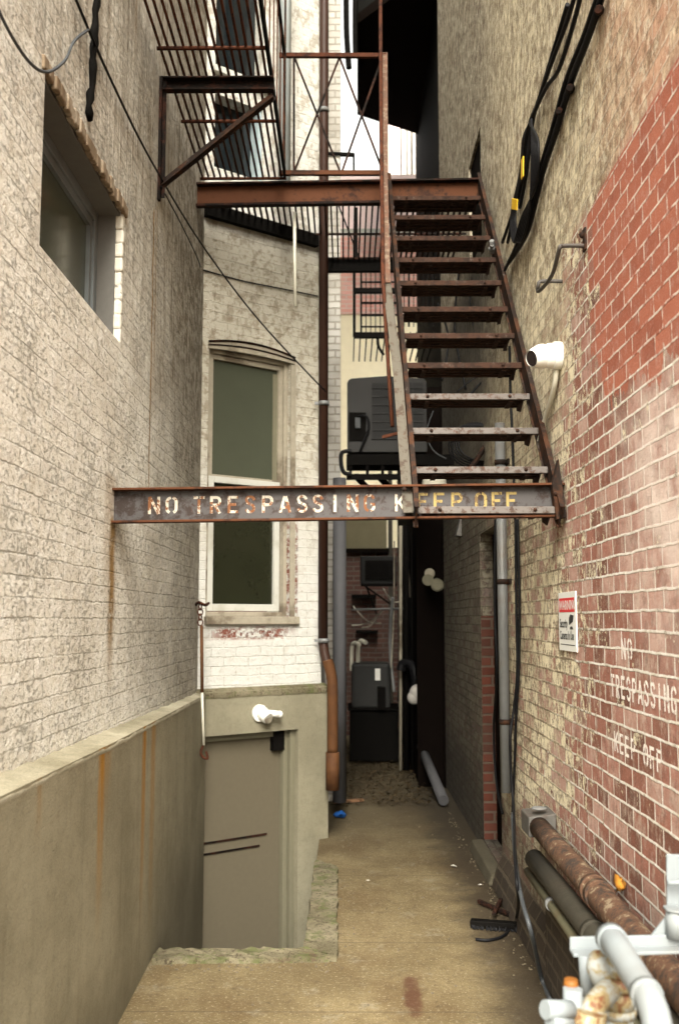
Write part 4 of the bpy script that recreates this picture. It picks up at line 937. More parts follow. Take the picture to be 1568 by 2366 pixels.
q = MB(); a, b = aty(866, 1572, 11.28), aty(878, 1545, 11.28); q.bb((a.x, 11.285, a.z), (b.x, 11.298, b.z)); q.build('label_plate', 'white', TK)
q = MB(); a, b = aty(872, 1640, 11.15), aty(890, 1588, 11.15); q.bb((a.x, 11.15, a.z), (b.x, 11.26, b.z)); q.build('control_box', 'blackmetal', TK)
q = MB(); a, b = aty(808, 1735, 11.25), aty(925, 1642, 11.25); q.bb((a.x, 11.25, 0.03), (b.x, 11.85, b.z)); q.bb((a.x - .02, 11.22, b.z - .0), (b.x + .02, 11.9, b.z + .03))
tag(q.build('dark_bin', 'blackmetal', None, .01), 'low black metal bin under the grey tank at the far end', 'bin')
for i, (x_, w_) in enumerate(((938, .03), (925, .018), (952, .02))):
    q = MB(); q.tube([aty(x_, 1215, 10.6), aty(x_, 1780, 10.6)], w_, 10)
    q = tag(q.build('standpipe', 'blackmetal' if i != 1 else 'oldframe'), ['thick black vertical pipe left of the dark projecting wall', 'thin pale brown pipe left of the thick black one', 'black pipe tight against the dark projecting wall'][i], 'pipe', 'pipes at the far right corner')
q = MB(); a = aty(925, 1532, 10.4); q.tube(bez([aty(925, 1550, 10.4), aty(930, 1533, 10.4), aty(948, 1535, 10.35), aty(958, 1556, 10.3), aty(960, 1600, 10.3)]), .045, 12)
tag(q.build('black_elbow_pipe', 'black'), 'shiny bent black pipe end beside the standpipes', 'pipe')
q = MB(); q.ball(aty(970, 1600, 10.1), .10, (1.1, .8, .9), 14); q.ball(aty(956, 1612, 10.1), .07, (1, .8, 1), 14)
tag(q.build('plastic_bag', 'greycol'), 'crumpled grey plastic bag caught on the pipes', 'bag')
q = MB(); q.tube([aty(960, 1568, 10.2), aty(985, 1568, 10.2)], .045, 12); tag(q.build('pipe_cap', 'greycable'), 'short black capped pipe above the grey plastic bag', 'pipe')
for i in range(9):
    x_ = 905 + i * 7 + random.uniform(-2, 2); y1 = random.choice((1250, 1300, 1380)); y2 = y1 + random.uniform(120, 380)
    q = MB(); q.tube(bez([aty(x_, y1, 10.9), aty(x_ + random.uniform(-9, 9), (y1 + y2) / 2, 10.9 + random.uniform(-.1, .2)), aty(x_ + random.uniform(-9, 9), y2, 10.9)]), random.choice((.008, .012, .018)), 6)
    mt, cn = (('galv', 'grey'), ('oldframe', 'pale brown'), ('black', 'black'), ('rust', 'rusty'))[i % 4]; o = q.build('service_pipe', mt); tag(o, cn + ' thin pipe, ' + ('leftmost', 'second', 'third', 'fourth', 'fifth', 'sixth', 'seventh', 'eighth', 'rightmost')[i] + ' of nine in the jumble at the far right corner', 'pipe', 'jumbled thin pipes at the far end')
for (x0, y0, x1, y1, mt, lb) in ((812, 1382, 868, 1374, 'blackmetal', 'dark ledge on the far wall above the steel tube'), (822, 1462, 872, 1456, 'blackmetal', 'dark ledge on the far wall below the steel tube')):
    a, b = aty(x0, y0, 13.9), aty(x1, y1, 13.9); tag(MB().bb((a.x, 13.75, a.z), (b.x, 13.99, b.z)).build('wall_ledge', mt), lb, 'ledge')
# twin floodlight
FL = thing('twin_floodlight', 'twin round floodlight with one dim cream face on the dark projecting wall', 'floodlight', aty(1000, 1340, 9.6))
MB().tube([aty(992, 1325, 9.68), aty(992, 1325, 9.55)], .05, 14).build('mount', 'oldframe', FL)
MB().tube([aty(990, 1338, 9.60), aty(988, 1340, 9.45)], [.03, .055], 14).build('lamp_head', 'dull', FL)
MB().tube([aty(1008, 1345, 9.60), aty(1010, 1352, 9.42)], [.04, .062], 16).build('lamp_head', 'dull', FL)
MB().tube([aty(1010, 1352, 9.419), aty(1010, 1352, 9.41)], [.05, .048], 16).build('lens', 'trim', FL)
# yellow-white sign box under beam at right
q = MB(); p = [aty(1053, 1238, 8.2), aty(1085, 1238, 8.2), aty(1087, 1195, 8.2), aty(1064, 1195, 8.2)]; q.prism(p, (0, .12, 0))
tag(q.build('wall_box', 'galv', None, .004), 'pale grey wall box high beyond the stair foot, under the lettered beam', 'box')
q = MB(); q.ball(aty(1003, 1118, 8.0), .10, (1, .8, 1.1), 16); q.tube([aty(1003, 1130, 8.0), aty(1003, 1180, 8.0)], .09, 14)
tag(q.build('dome_lamp', 'offwhite'), 'dull cream dome lamp peeping over the beam under the lowest treads', 'lamp')

# ---- pipes on the left
q = MB(); xa = aty(747, 900, 7.45).x
DP = thing('brown_downpipe', 'tall dark brown downpipe at the corner of the bay with an orange clay foot', 'downpipe', (xa, 7.45, 0))
q.tube([(xa, 7.46, 10.3), (xa, 7.46, aty(747, 1490, 7.46).z)], .036, 12)
q.tube(bez([aty(747, 1486, 7.46), aty(750, 1510, 7.45), aty(757, 1540, 7.43)]), .036, 12); q.build('pipe', 'brown', DP)
q = MB(); q.tube(bez([aty(756, 1525, 7.42), aty(765, 1560, 7.42), aty(768, 1600, 7.42), aty(768, 1740, 7.42)]), .040, 14); q.tube([aty(768, 1738, 7.42), aty(768, 1825, 7.42)], .050, 14)
q.build('clay_foot', 'orange', DP)
for y_ in (932, 1480, 255):
    q = MB(); p = aty(748, y_, 7.45); q.tube([p + Vector((0, 0, -.015)), p + Vector((0, 0, .015))], .041, 14); q.box(p + Vector((-.05, .0, 0)), (.04, .02, .02)); q.build('collar', 'galv', DP)
q = MB(); p = aty(784, 1500, 8.3); q.tube([(p.x, 8.3, .12), (p.x, 8.3, aty(784, 1105, 8.3).z)], .055, 20)
tag(q.build('grey_vent_duct', 'duct'), 'smooth pale grey vertical duct behind the brown downpipe', 'duct')
q = MB(); p = aty(656, 200, 6.9); q.tube([(p.x, 6.98, ZL + .05), (p.x, 6.98, 10.2)], .045, 16)
tag(q.build('zinc_downpipe', 'zinc'), 'pale blue zinc downpipe rising behind the braced guard rail', 'downpipe')
q = MB(); q.tube([aty(680, 490, 6.62), aty(682, 708, 6.62)], .011, 8); tag(q.build('drip_pipe', 'offwhite'), 'thin white plastic drip pipe hanging from the landing', 'pipe')
# street-sign like bracket arm against sky
q = MB(); q.bar(aty(735, 355, 9), aty(818, 358, 9), .035, .03); q.bar(aty(817, 356, 9), aty(817, 398, 9), .02, .02); tag(q.build('bracket_arm', 'blackmetal'), 'thin black bracket arm against the sky by the pilaster', 'bracket')
# cables against the sky
q = MB(); q.tube(bez([aty(799, -60, 10), aty(800, 60, 10), aty(803, 120, 10), aty(806, 158, 10)]), .03, 8); tag(q.build('hanging_cable', 'blackmetal'), 'thick black cable end hanging against the white sky', 'cable')
q = MB(); q.tube(bez([aty(821, -60, 10.5), aty(820, 60, 10.5), aty(821, 130, 10.5)]), .03, 8); tag(q.build('black_standpipe', 'blackmetal'), 'black pipe beside the overhanging bay edge against the sky', 'pipe')
q = MB(); q.tube([aty(1023, -60, 9.6), aty(1031, 402, 9.6)], .016, 8); tag(q.build('pale_conduit', 'offwhite'), 'thin pale conduit running up the far right wall', 'conduit')

# ---- chain and rusty rod at the bay corner
RD = thing('hanging_rod', 'rusty rod with white lower end hanging from a wall hook at the bay corner', 'rod', aty(466, 1400, 6.6))
q = MB(); q.tube([aty(466, 1445, 6.62), aty(467, 1600, 6.62)], .011, 8); q.build('rusty_rod', 'orange', RD)
q = MB(); q.tube([aty(467, 1600, 6.62), aty(471, 1722, 6.62)], .009, 8); q.build('white_rod', 'offwhite', RD)
q = MB(); q.tube(bez([aty(452, 1398, 6.8), aty(460, 1392, 6.6), aty(474, 1398, 6.6), aty(482, 1394, 6.8)]), .010, 8)
for k in range(4):
    c = aty(463, 1402 + k * 12, 6.62); q.tube([c + Vector((math.cos(t * R(45)) * .016 * (1 if k % 2 else .4), math.cos(t * R(45)) * .016 * (.4 if k % 2 else 1), math.sin(t * R(45)) * .022)) for t in range(9)], .005, 6)
q.build('chain', 'rod', RD)
q = MB(); q.tube(bez([aty(470, 1722, 6.62), aty(464, 1738, 6.62), aty(470, 1750, 6.62), aty(480, 1752, 6.62), aty(476, 1736, 6.62)]), .008, 8); q.build('hook', 'rod', RD)
# ---- white lamp on the basement wall
u_, z_ = bay(600, 1647, .05)
LM = thing('white_wall_lamp', 'white round wall lamp with stub sensor above the basement door', 'wall lamp', bp(u_, z_, .05))
q = MB(); q.tube([bp(u_ - .01, z_, .051), bp(u_ - .01, z_, .075)], .060, 20); q.build('base', 'white', LM)
q = MB(); q.tube([bp(u_ + .005, z_ - .0, .076), bp(u_ + .02, z_ - .035, .13)], [.05, .042], 18); q.build('lamp_head', 'white', LM)
q = MB(); q.tube([bp(u_ + .0205, z_ - .0355, .131), bp(u_ + .021, z_ - .036, .134)], [.036, .034], 18); q.build('lens', 'oldframe', LM)
q = MB(); q.tube([bp(u_ + .04, z_, .09), bp(u_ + .115, z_ - .012, .12)], [.022, .026], 14); q.ball(bp(u_ + .12, z_ - .012, .12), .026, seg=14); q.build('sensor', 'white', LM)

# ---- wires over the left wall
def wire(name, pts, r, mat, label, cat='cable', n=8, seg=6, group=None):
    q = MB(); q.tube(bez(pts, n), r, seg); return tag(q.build(name, mat), label, cat, group)
wire('overhead_wire', [atx(168, -20, XL + .02), atx(250, 170, XL + .02), atx(350, 372, XL + .02), aty(470, 570, 6.3), aty(600, 742, 6.9), aty(752, 905, 7.38)], .006, 'black', 'long thin black wire slanting from upper left down past the bay window')
wire('slack_wire', [atx(372, 430, XL + .02), atx(420, 520, XL + .02), atx(458, 600, XL + .02), aty(463, 622, 6.86)], .004, 'black', 'short thin wire sagging down the white wall to the bay corner')
wire('bay_wire', [bp(*bay(466, 624), .01), bp(*bay(560, 650), .01), bp(*bay(650, 668), .01), bp(*bay(732, 685), .01)], .005, 'black', 'thin black wire stapled across the bay wall below the landing')
wire('looped_wire', [atx(-30, -40, XL + .01), atx(20, 70, XL + .03), atx(70, 145, XL + .03), atx(110, 166, XL + .03), atx(150, 140, XL + .03), atx(172, 95, XL + .03), atx(205, 68, XL + .02)], .0055, 'greycable', 'grey wire drooping in a loop over the side window')
q = MB(); ps = [atx(222 + random.uniform(-3, 3) - i * 1.0, -10 + i * 18, XL + .008) for i in range(17)]
q.tube(ps, [random.uniform(.010, .024) for _ in ps], 7); tag(q.build('tarred_cable', 'blackmetal'), 'ragged black tarred cable running down above the side window', 'cable')

# ---- conduit and cables on the right wall
q = MB(); cp = [atx(1156, 1010, XR - .04), atx(1160, 1200, XR - .04), atx(1168, 1500, XR - .04), atx(1175, 1880, XR - .04)]
yc_ = 2185 / 365; 
CD = thing('galvanised_conduit', 'thick galvanised conduit running down the right wall beside the dark doorway', 'conduit', (XR - .04, 5.9, 0))
q.tube([(XR - .045, 5.80, .62), (XR - .045, 5.80, 2.75)], .030, 14); q.build('tube', 'galv', CD)
for z in (1.0, 1.8, 2.5):
    q = MB(); q.tube([(XR - .045, 5.80, z), (XR - .045, 5.80, z + .03)], .035, 14); q.bb((XR - .012, 5.74, z), (XR - .001, 5.86, z + .03)); q.build('clamp', 'rust', CD)
q = MB(); q.bar(aty(1085, 1085, 6.6), aty(1135, 1010, 6.9), .03, .02); q.build('stay', 'rust', CD)
wire('black_cable', [atx(1190, 1200, XR - .02), atx(1192, 1400, XR - .02), atx(1194, 1550, XR - .02), atx(1186, 1640, XR - .03), atx(1178, 1700, XR - .06), atx(1180, 1790, XR - .05), atx(1186, 1875, XR - .06), aty(1190, 2000, 4.6), aty(1196, 2080, 4.6), atz(1190, 2125, .01), atz(1165, 2160, .01), atz(1130, 2172, .01), atz(1098, 2170, .01)], .008, 'black', 'black cable dropping down the right wall and curling onto the ground')
wire('black_cable', [atx(1195, 1200, XR - .015), atx(1199, 1400, XR - .015), atx(1197, 1560, XR - .015), atx(1192, 1640, XR - .015), atx(1188, 1760, XR - .015), atx(1183, 1880, XR - .02)], .008, 'black', 'straight black cable clipped to the right wall close to the conduit')
wire('black_cable', [atx(1143, 1200, XR - .03), atx(1142, 1400, XR - .05), atx(1147, 1550, XR - .05), atx(1140, 1680, XR - .03), atx(1145, 1800, XR - .02), atx(1160, 1880, XR - .02)], .008, 'black', 'black cable wavering left of the conduit along the doorway edge')
wire('grey_cable', [atx(1183, 1880, XR - .07), aty(1190, 1990, 4.9), aty(1205, 2080, 4.4), aty(1225, 2150, 4.2), atz(1250, 2260, .02), atz(1270, 2310, .02)], .010, 'greycable', 'blue grey cable trailing down to the foot of the right wall')
# cable bundle high on right wall
CB = thing('cable_bundle', 'bundle of black cables running diagonally down the right wall', 'cables', atx(1240, 400, XR - .03))
def wx(x, y, o=.03): return atx(x, y, XR - o)
B_ = [[(1340, -60), (1312, 40), (1275, 140), (1240, 240), (1222, 290), (1205, 400), (1190, 470), (1160, 560)],
      [(1352, -60), (1325, 50), (1290, 160), (1262, 200), (1238, 250), (1226, 290), (1216, 380), (1200, 440), (1172, 560)],
      [(1400, -40), (1360, 80), (1318, 190), (1285, 300), (1255, 390), (1240, 450), (1215, 540), (1175, 605)],
      [(1392, -50), (1350, 75), (1308, 180), (1278, 285), (1247, 390), (1228, 470), (1195, 560), (1165, 625)],
      [(1310, 10), (1280, 110), (1250, 210), (1230, 280), (1215, 400), (1200, 480)]]
for k, b_ in enumerate(B_):
    MB().tube(bez([wx(x, y, .02 + .012 * (k % 2)) for x, y in b_], 6), .010 if k != 2 else .014, 7).build('cable', 'black', CB)
for k in range(6):
    MB().tube(bez([wx(1222 + k, 285 - k * 2, .05), wx(1243 - k * 3, 330, .06), wx(1236 - k * 2, 430, .055), wx(1205 + k * 3, 500, .05), wx(1186 + k * 3, 560, .05), wx(1180 + k * 2, 500, .04), wx(1200 + k, 400, .04), wx(1208 + k, 320, .05), wx(1222, 286, .05)], 6), .006, 6).build('coil', 'black', CB)
for x, y in ((1384, 24), (1318, 205), (1293, 258)): MB().tube([wx(x, y, .0), wx(x - 3, y - 3, .045)], [.022, .014], 9).build('clip', 'rust_dark', CB)
for (x, y, s) in ((1206, 388, 1), (1188, 472, 0)):
    p = wx(x, y, .075); rot = Matrix.Rotation(R(8 if s else -65), 3, 'X')
    MB().box(p, (.006, .060, .10) if s else (.006, .055, .17), rot).build('tag', 'yellow', CB, .002)
q = MB(); p = wx(1140, 570, .05)
for k in range(5): q.tube([p + Vector((random.uniform(-.03, .02), random.uniform(-.05, .05), random.uniform(-.03, .03))), p + Vector((random.uniform(-.03, .02), random.uniform(-.05, .05), random.uniform(-.03, .03)))], .014, 8)
q.build('connector', 'galv', CB)
# hanging cable coil behind stair
CC = thing('hanging_cable_coil', 'round coil of black cable hanging on the right wall behind the lowest treads', 'cable coil', atx(1100, 1020, XR - .08))
cc = aty(1103, 1030, 6.9)
for k in range(5):
    q = MB(); rx = .215 - .012 * k; q.tube([cc + Vector((math.cos(R(t)) * rx * .95 + .004 * k, -.02 * k + .02 * math.sin(R(t * 2 + k * 40)), math.sin(R(t)) * rx * .75)) for t in range(0, 361, 15)], .007, 6); q.build('loop', 'black', CC)
wire('sagging_cable', [aty(1080, 920, 6.9), aty(1120, 880, 6.9), aty(1150, 930, 6.8), aty(1180, 1000, 6.6), aty(1195, 1060, 6.4)], .009, 'black', 'black cable arching over the hanging coil')
wire('sagging_cable', [aty(1055, 905, 7), aty(1110, 870, 7), aty(1130, 930, 6.9), aty(1160, 1000, 6.6)], .006, 'black', 'thinner black cable left of the arching one behind the treads')
wire('sagging_cable', [aty(1000, 950, 7.2), aty(985, 1000, 7.2), aty(1000, 1040, 7.2), aty(1030, 1060, 7.2)], .005, 'greycable', 'thin grey cable curving down beside the condenser')
wire('sagging_cable', [atx(1176, 800, XR - .01), atx(1178, 900, XR - .01), atx(1183, 1020, XR - .01), atx(1189, 1200, XR - .01)], .008, 'black', 'black cable running straight down the wall behind the upper treads')
for i, (ax, ay, bx_, by, cx_, cy) in enumerate(((1108, 560, 1085, 700, 1120, 860), (1060, 620, 1050, 760, 1075, 900), (1120, 700, 1150, 820, 1128, 960), (1010, 700, 1035, 780, 1020, 880), (1135, 590, 1100, 640, 1095, 720))):
    wire('stair_cable', [aty(ax, ay, 7.3), aty(bx_, by, 7.3), aty(cx_, cy, 7.2)], .007 + .002 * (i % 2), 'black', ('uppermost', 'second', 'third', 'fourth', 'lowest')[(0, 2, 4, 3, 1)[i]] + ' of the loose black cables hanging behind the stair treads', group='loose cables behind the stair')
# ---- dome camera
CM = thing('security_camera', 'white turret security camera on a round base on the right wall', 'camera', atx(1300, 825, XR))
c = atx(1295, 822, XR); c.x = XR
q = MB(); q.tube([c, c + Vector((-.035, 0, 0))], [.062, .062], 24); q.tube([c + Vector((-.0351, 0, 0)), c + Vector((-.065, 0, 0))], [.057, .054], 24); q.build('base', 'white', CM, .002)
q = MB(); hd = c + Vector((-.085, 0, -.002)); q.ball(hd, .054, seg=28); e = hd + Vector((-.052, -.028, -.018)); q.tube([hd, hd.lerp(e, .6), e], [.050, .046, .037], 28, cap=False); q.build('housing', 'white', CM)
dv = (e - hd).normalized()
q = MB(); q.tube([e - dv * .006, e - dv * .003], [.034, .034], 24)
q.build('lens', 'lens', CM)
wire('camera_cable_conduit', [c + Vector((-.02, .01, -.06)), c + Vector((-.02, .05, -.12)), c + Vector((-.02, .16, -.18)), c + Vector((-.02, .30, -.24)), c + Vector((-.03, .40, -.33))], .012, 'offwhite', 'cream flexible conduit curving down from the white security camera', 'conduit')
# ---- hook bracket
HB = thing('hook_bracket', 'bent steel rod bracket standing off the right wall beside the red patch', 'bracket', atx(1340, 560, XR))
a = wx(1352, 568, 0); b = wx(1298, 650, 0)
q = MB(); o_ = -.105
m1 = a + Vector((o_ * 1.0, 0, 0)); m2 = b + Vector((o_, 0, 0))
pz = [a, a + Vector((o_ * .85, 0, .0)), a + Vector((o_, 0, -.015)), a.lerp(b, .35) + Vector((o_, 0, -.07)), b + Vector((o_, 0, -.045)), b + Vector((o_, .0, -.015)), b + Vector((o_ * .85, 0, 0)), b]
q.tube(bez(pz, 5), .0085, 10); q.build('rod', mat_plain('dark_bracket_steel', (0.06, 0.055, 0.05), 0.6, 0, 0.4, 40, dirt=(0.05, 0.025, 0.015)), HB)
q = MB(); q.bb((XR - .008, a.y - .02, a.z - .02), (XR - .0005, a.y + .02, a.z + .07)); q.ball(a + Vector((-.01, .01, .05)), .014, seg=8); q.build('plate', 'rust', HB)
# ---- warning sign
SG = thing('camera_warning_sign', 'small white and red warning sign about security cameras on the right wall', 'sign', (XR, 4.27, 1.6))
sy0, sy1 = atx(1333, 1430, XR).y, atx(1293, 1430, XR).y; sz1 = atx(1327, 1366, XR).z; sz0 = atx(1331, 1507, XR).z
MB().bb((XR - .006, sy0, sz0), (XR - .001, sy1, sz1)).build('panel', 'signwhite', SG, .001)
ux = Vector((0, -1, 0)); uy = Vector((0, 0, 1)); Wd, Hh = sy1 - sy0, sz1 - sz0
def sp(u, v, o=.0066): return Vector((XR - o, sy1 - u * Wd, sz0 + v * Hh))
def srect(name, u0, v0, u1, v1, mat, o=.0066):
    q = MB(); q.face([sp(u0, v0, o), sp(u1, v0, o), sp(u1, v1, o), sp(u0, v1, o)]); return q.build(name, mat, SG)
srect('red_band', .05, .66, .93, .90, 'signred'); srect('rule', .08, .10, .92, .115, 'signblack')
text_mesh('WARNING', .055, 'heading', 'signwhite', sp(.07, .705, .0072), ux, uy, SG, Wd * .84 / .235, .0012)
text_mesh('Security', .052, 'wording', 'signblack', sp(.07, .40, .0072), ux, uy, SG, Wd * .50 / .185, .0010)
text_mesh('Cameras In Use', .050, 'wording', 'signblack', sp(.07, .20, .0072), ux, uy, SG, Wd * .84 / .34, .0010)
q = MB(); q.face([sp(.62, .44, .0073), sp(.84, .50, .0073), sp(.88, .60, .0073), sp(.70, .62, .0073), sp(.62, .56, .0073)]); q.face([sp(.66, .37, .0076), sp(.86, .37, .0076), sp(.80, .42, .0076), sp(.70, .42, .0076)]); q.build('camera_symbol', 'signblack', SG)
# faded lettering on wall (a painted part of the right building)
it = []
def ghost(word, xl, xr_, ztop, zbot):
    ya, yb = 2185 / (xl - 800), 2185 / (xr_ - 800); n = len(word); st2 = (ya - yb) / n
    for i, ch in enumerate(word):
        if ch == ' ': continue
        o = Vector((XR, ya - i * st2, zbot)); it.append((ch, o, ux, uy, Vector((-1, 0, 0)), st2 * .74 / .62, ztop - zbot))
for g_ in (('NO', 1428, 1456, 1.535, 1.462), ('TRESPASSING', 1402, 1555, 1.405, 1.325), ('KEEP    ', 1406, 1516, 1.205, 1.135), ('     OFF', 1406, 1516, 1.205, 1.135)):
    it.clear(); ghost(*g_); q = MB(); letters(q, it, .0015); q.build('faded_lettering', 'ghost', RB)

# ---- pipes along the foot of the right wall
q = MB()
P1 = thing('flaking_rusty_pipe', 'thick flaking rusty pipe along the foot of the right wall, highest of three', 'pipe', (.86, 4, .66), 'pipes along the right wall foot')
pp = [(.868, 4.62, .665), (.866, 4.2, .66), (.864, 3.8, .66), (.862, 3.3, .655), (.862, 2.6, .65), (.862, 1.2, .645)]
q.tube(pp, .046, 18); q.build('tube', 'flaky', P1)
for y in (3.62, 3.55, 2.45, 2.35):
    MB().tube([(.864, y, .659), (.864, y - .035, .659)], .053, 18).build('coupling', 'flaky', P1)
q = MB(); q.ball((.925, 3.50, .705), .022, (.7, 1.3, 1.1), 8)
for v_ in q.b.verts: v_.co += Vector((random.uniform(-.008, .008), random.uniform(-.010, .010), random.uniform(-.010, .010)))
q.build('foam_blob', mat_plain('orange_foam', (0.30, 0.13, 0.015), 0.8, 0, 0.4, 60), P1)
q = MB(); q.tube([(.82, 4.50, .555), (.82, 3.9, .56), (.82, 1.3, .56)], .042, 16)
P2 = thing('dark_lagged_pipe', 'dark lagged pipe, middle of three along the right wall foot', 'pipe', (.82, 4, .55), 'pipes along the right wall foot')
q.build('tube', 'darkpipe', P2); MB().tube([(.82, 3.45, .56), (.82, 3.42, .56)], .048, 16).build('band', 'darkpipe', P2)
q = MB(); q.tube([(.83, 4.55, .57), (.83, 4.52, .53), (.83, 4.50, .49)], .03, 10); q.build('elbow', 'galv', P2)
q = MB(); q.tube([(.80, 4.55, .49), (.795, 3.9, .495), (.79, 3.3, .495), (.79, 2.2, .49)], .019, 12)
P3 = thing('thin_olive_pipe', 'thin olive green pipe, lowest of three along the right wall foot', 'pipe', (.8, 4, .49), 'pipes along the right wall foot')
q.build('tube', 'olivepipe', P3); MB().tube([(.797, 4.05, .494), (.797, 4.01, .494)], .025, 12).build('union', 'galv', P3)
JB = thing('junction_box', 'weathered grey junction box where the thick rusty pipe starts', 'box', (.88, 4.7, .68))
q = MB(); q.prism([(.82, 4.62, .62), (.82, 4.62, .71), (.945, 4.62, .725), (.945, 4.62, .62)], (0, .20, 0)); q.build('box', mat_plain('weathered_box', (0.07, 0.066, 0.06), 0.7, 0, 0.5, 30, dirt=(0.05, 0.025, 0.014)), JB, .006)
q = MB(); q.ball((.875, 4.66, .742), .03, (1.2, 1.2, .3), 12); q.build('lid', 'galv', JB)

# ---- foreground gas piping
YG = 2.3
GB = thing('grey_angle_bracket', 'grey painted angle iron bracket with upright post in the near right corner', 'bracket', aty(1500, 2180, YG))
a, b = aty(1316, 2166, YG), aty(1640, 2158, YG); c2, d2 = aty(1316, 2200, YG), aty(1640, 2190, YG)
q = MB(); q.prism([c2, d2, b, a], (0, .006, 0)); q.prism([c2 + Vector((0, -.035, 0)), d2 + Vector((0, -.035, 0)), d2 + Vector((0, -.035, .007)), c2 + Vector((0, -.035, .007))], (0, .034, 0)); q.build('arm', 'gaspaint', GB, .0015)
q = MB(); q.prism([aty(1541, 2175, YG + .03), aty(1600, 2175, YG + .03), aty(1600, 1975, YG + .03), aty(1539, 1975, YG + .03)], (0, .008, 0)); q.build('post', 'gaspaint', GB, .0015)
q = MB(); q.prism([aty(1505, 2160, YG + .01), aty(1548, 2160, YG + .01), aty(1548, 2105, YG + .01)], (0, .006, 0)); q.build('gusset', 'gaspaint', GB)
q = MB(); q.tube([aty(1562, 2165, YG - .0), aty(1562, 2105, YG - .0)], .024, 14); q.tube([aty(1540, 2040, YG - .0), aty(1640, 2040, YG)], .006, 8); q.tube([aty(1562, 2098, YG), aty(1562, 2104, YG)], .03, 6); q.build('u_bolt', 'gaspaint', GB)
GP = thing('grey_gas_pipes', 'grey painted gas pipes and rust stained fittings in the near right corner', 'gas pipes', aty(1420, 2300, 2.1))
q = MB(); q.tube(bez([aty(1412, 2172, 2.16), aty(1432, 2200, 2.08), aty(1470, 2262, 1.98), aty(1494, 2300, 1.92), aty(1512, 2345, 1.88), aty(1520, 2400, 1.86), aty(1522, 2470, 1.86)]), .027, 18); q.build('bent_pipe', 'gaspaint', GP)
q = MB(); q.tube([aty(1408, 2166, 2.18), aty(1418, 2180, 2.15)], .032, 18); q.build('coupling', 'gaspaint', GP); q = MB(); q.tube([aty(1488, 2290, 1.935), aty(1496, 2304, 1.915)], .030, 18); q.build('coupling', 'gaspaint', GP)
q = MB(); q.tube([aty(1428, 2205, 2.2), aty(1428, 2255, 2.2)], .030, 18); q.tube([aty(1428, 2255, 2.2), aty(1428, 2281, 2.2)], .044, 18); q.tube([aty(1428, 2281, 2.2), aty(1424, 2330, 2.2)], .036, 18); q.tube([aty(1424, 2326, 2.2), aty(1424, 2345, 2.2)], .040, 18); q.tube([aty(1424, 2345, 2.2), aty(1424, 2440, 2.2)], .034, 18); q.build('valve_body', 'gasrust', GP)
q = MB(); q.tube(bez([aty(1385, 2218, 2.22), aty(1380, 2235, 2.2), aty(1392, 2262, 2.2), aty(1412, 2272, 2.2)]), .024, 14); q.build('elbow', 'gasrust', GP)
q = MB(); q.tube(bez([aty(1406, 2288, 2.15), aty(1386, 2308, 2.12), aty(1370, 2328, 2.1), aty(1360, 2350, 2.1)]), .024, 14); q.tube([aty(1362, 2335, 2.08), aty(1352, 2400, 2.08)], .034, 14); q.build('branch_elbow', 'gasrust', GP)
for k in range(4): MB().tube([aty(1428, 2236 + k * 4, 2.2), aty(1428, 2238 + k * 4, 2.2)], .033, 18).build('thread', 'gasrust', GP)
q = MB(); q.tube([aty(1352, 2205, 2.26), aty(1358, 2300, 2.26)], .016, 12); q.build('riser', 'gaspaint', GP)
q = MB(); q.tube([aty(1322, 2284, 2.1), aty(1322, 2430, 2.1)], .019, 14); q.build('stub_pipe', 'gaspaint', GP)
q = MB(); q.tube([aty(1318, 2262, 2.12), aty(1318, 2284, 2.12)], [.013, .017], 14); q.build('orange_cap', mat_plain('orange_cap', (0.15, 0.055, 0.008), 0.6, 0, 0.3, 40), GP)
MB().tube([aty(1258, 2333, 2.05), aty(1318, 2333, 2.08)], .018, 14).build('nipple', 'gaspaint', GP); MB().tube([aty(1270, 2362, 2.05), aty(1318, 2362, 2.08)], .015, 14).build('nipple', 'gaspaint', GP); MB().tube([aty(1330, 2320, 2.1), aty(1350, 2316, 2.12)], .010, 10).build('valve_stem', 'gaspaint', GP)

# ---- litter on the ground
BR = thing('broom_head', 'black bristled broom head lying on the ground by the right wall', 'broom', atz(1137, 2135, .02))
a, b = atz(1086, 2130, .03), atz(1192, 2138, .03)
q = MB(); q.bar(a, b, .05, .03, up=(0, 0, 1)); q.build('block', 'blackmetal', BR, .006)
q = MB(); d = (b - a)
for i in range(160):
    p = a + d * random.random() + Vector((0, random.uniform(-.02, .02), 0)); q.bar(p, p + Vector((random.uniform(-.01, .01), random.uniform(-.03, -.015), -.025)), .003, .003)
q.build('bristles', 'black', BR)
q = MB(); q.bar(atz(1105, 2082, .02), atz(1175, 2112, .02), .02, .02); q.bar(atz(1140, 2112, .035), atz(1156, 2078, .035), .02, .015); tag(q.build('crossed_stick', 'rust_dark', None, .002), 'short crossed brown sticks lying behind the broom head', 'stick')
q = MB(); q.ball(atz(784, 1882, .03), .045, (1.2, 1, .5), 10)
for v_ in q.b.verts: v_.co += Vector((random.uniform(-.012, .012), random.uniform(-.012, .012), random.uniform(-.008, .012)))
tag(q.build('blue_bag', 'blue'), 'crumpled blue plastic bag at the foot of the left pipes', 'bag')
q = MB(); q.bar(atz(770, 1853, .02), atz(838, 1848, .02), .05, .02); tag(q.build('wood_batten', 'wood'), 'reddish wooden batten lying across the alley floor', 'wood')
q = MB(); q.tube([atz(972, 1725, .35), atz(1024, 1850, .06)], .045, 12); tag(q.build('fallen_pipe', 'duct'), 'pale grey pipe leaning down along the far right wall', 'pipe')
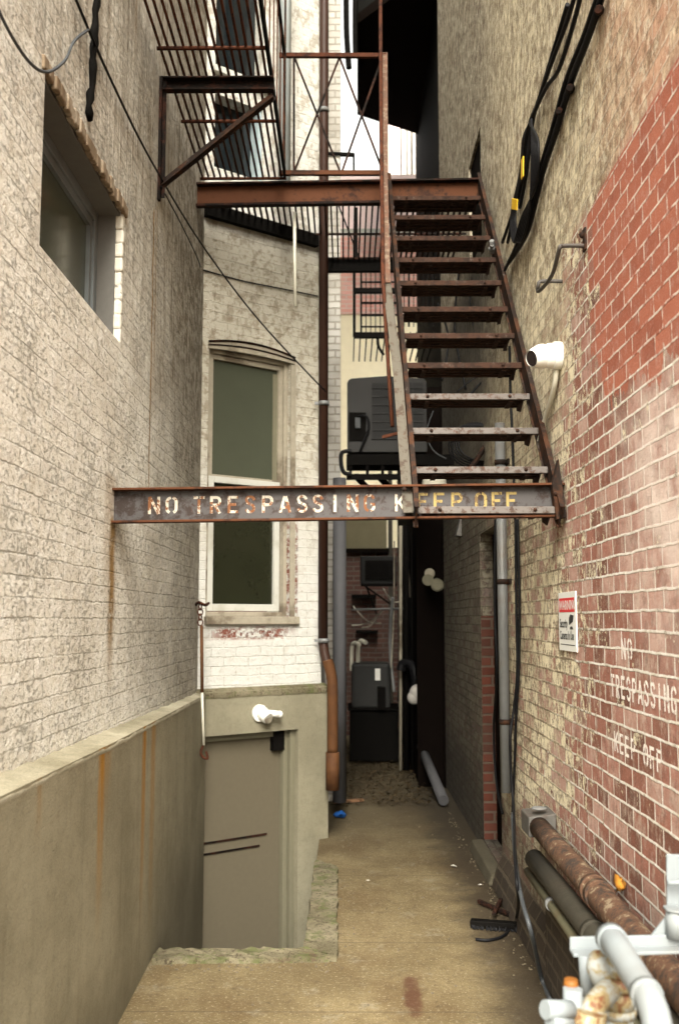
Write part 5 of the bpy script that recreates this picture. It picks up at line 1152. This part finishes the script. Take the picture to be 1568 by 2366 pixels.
def rag(p, r, mat, label, cat='litter', group='paper scraps'):
    q = MB(); n = 9; ring = [q.b.verts.new(p + Vector((math.cos(k * 6.283 / n) * r * random.uniform(.5, 1.1), math.sin(k * 6.283 / n) * r * random.uniform(.6, 1.2), random.uniform(.0, r * .4)))) for k in range(n)]
    c_ = q.b.verts.new(p + Vector((0, 0, r * .5)))
    for k in range(n): q.b.faces.new((ring[k], ring[(k + 1) % n], c_))
    return tag(q.build('paper_scrap', mat), label, cat, group)
for (x, y, r, lb) in ((1048, 2002, .022, 'white paper scrap on the slab right of centre'), (850, 1757, .06, 'white crumpled paper among the leaves at the far end'), (916, 1755, .085, 'large pale paper bag among the leaves by the black pipe'), (1108, 2045, .015, 'small pale scrap near the plinth'), (850, 2035, .014, 'tiny pale scrap on the slab beside the mossy curb')):
    rag(atz(x, y, .012), r, 'paper', lb)
# leaf litter and gravel
q = MB()
for i in range(2600):
    y = random.uniform(8.7, 12.6); x = random.uniform(-.1, .75) + random.gauss(0, .03); r = random.uniform(.008, .024); a = random.uniform(0, 6.28); tl_ = random.uniform(-.5, .5)
    p = Vector((x, y, .01 + random.random() * .04)); ux_ = Vector((math.cos(a), math.sin(a), tl_)) * r; uy_ = Vector((-math.sin(a), math.cos(a), random.uniform(-.5, .5))) * r * .6
    q.face([p - ux_, p - uy_, p + ux_, p + uy_])
o = q.build('leaf_litter', 'leaf'); o['kind'] = 'stuff'
q = MB()
def stone(x, y, r):
    k = bmesh.ops.create_icosphere(q.b, subdivisions=1, radius=r); bmesh.ops.transform(q.b, matrix=Matrix.Translation((x, y, r * .3)) @ Matrix.Diagonal((1, random.uniform(.7, 1.2), .6, 1)), verts=k['verts'])
for i in range(420):
    e = random.random()
    if e < .45: y = random.uniform(3.2, 8.5); x = .865 - abs(random.gauss(0, .035))
    elif e < .62: y = random.uniform(4.72, 4.86); x = random.uniform(-.88, 0)
    elif e < .75: y = random.uniform(5, 8.5); x = random.uniform(-.04, .05)
    else: y = random.uniform(3.6, 8.5); x = random.uniform(-.1, .85) if y > 5 else random.uniform(-.7, .85)
    stone(x, y, random.uniform(.002, .008))
o = q.build('gravel', mat_plain('grit', (0.11, 0.09, 0.06), 0.9, 0, 0.6, 3)); o['kind'] = 'stuff'
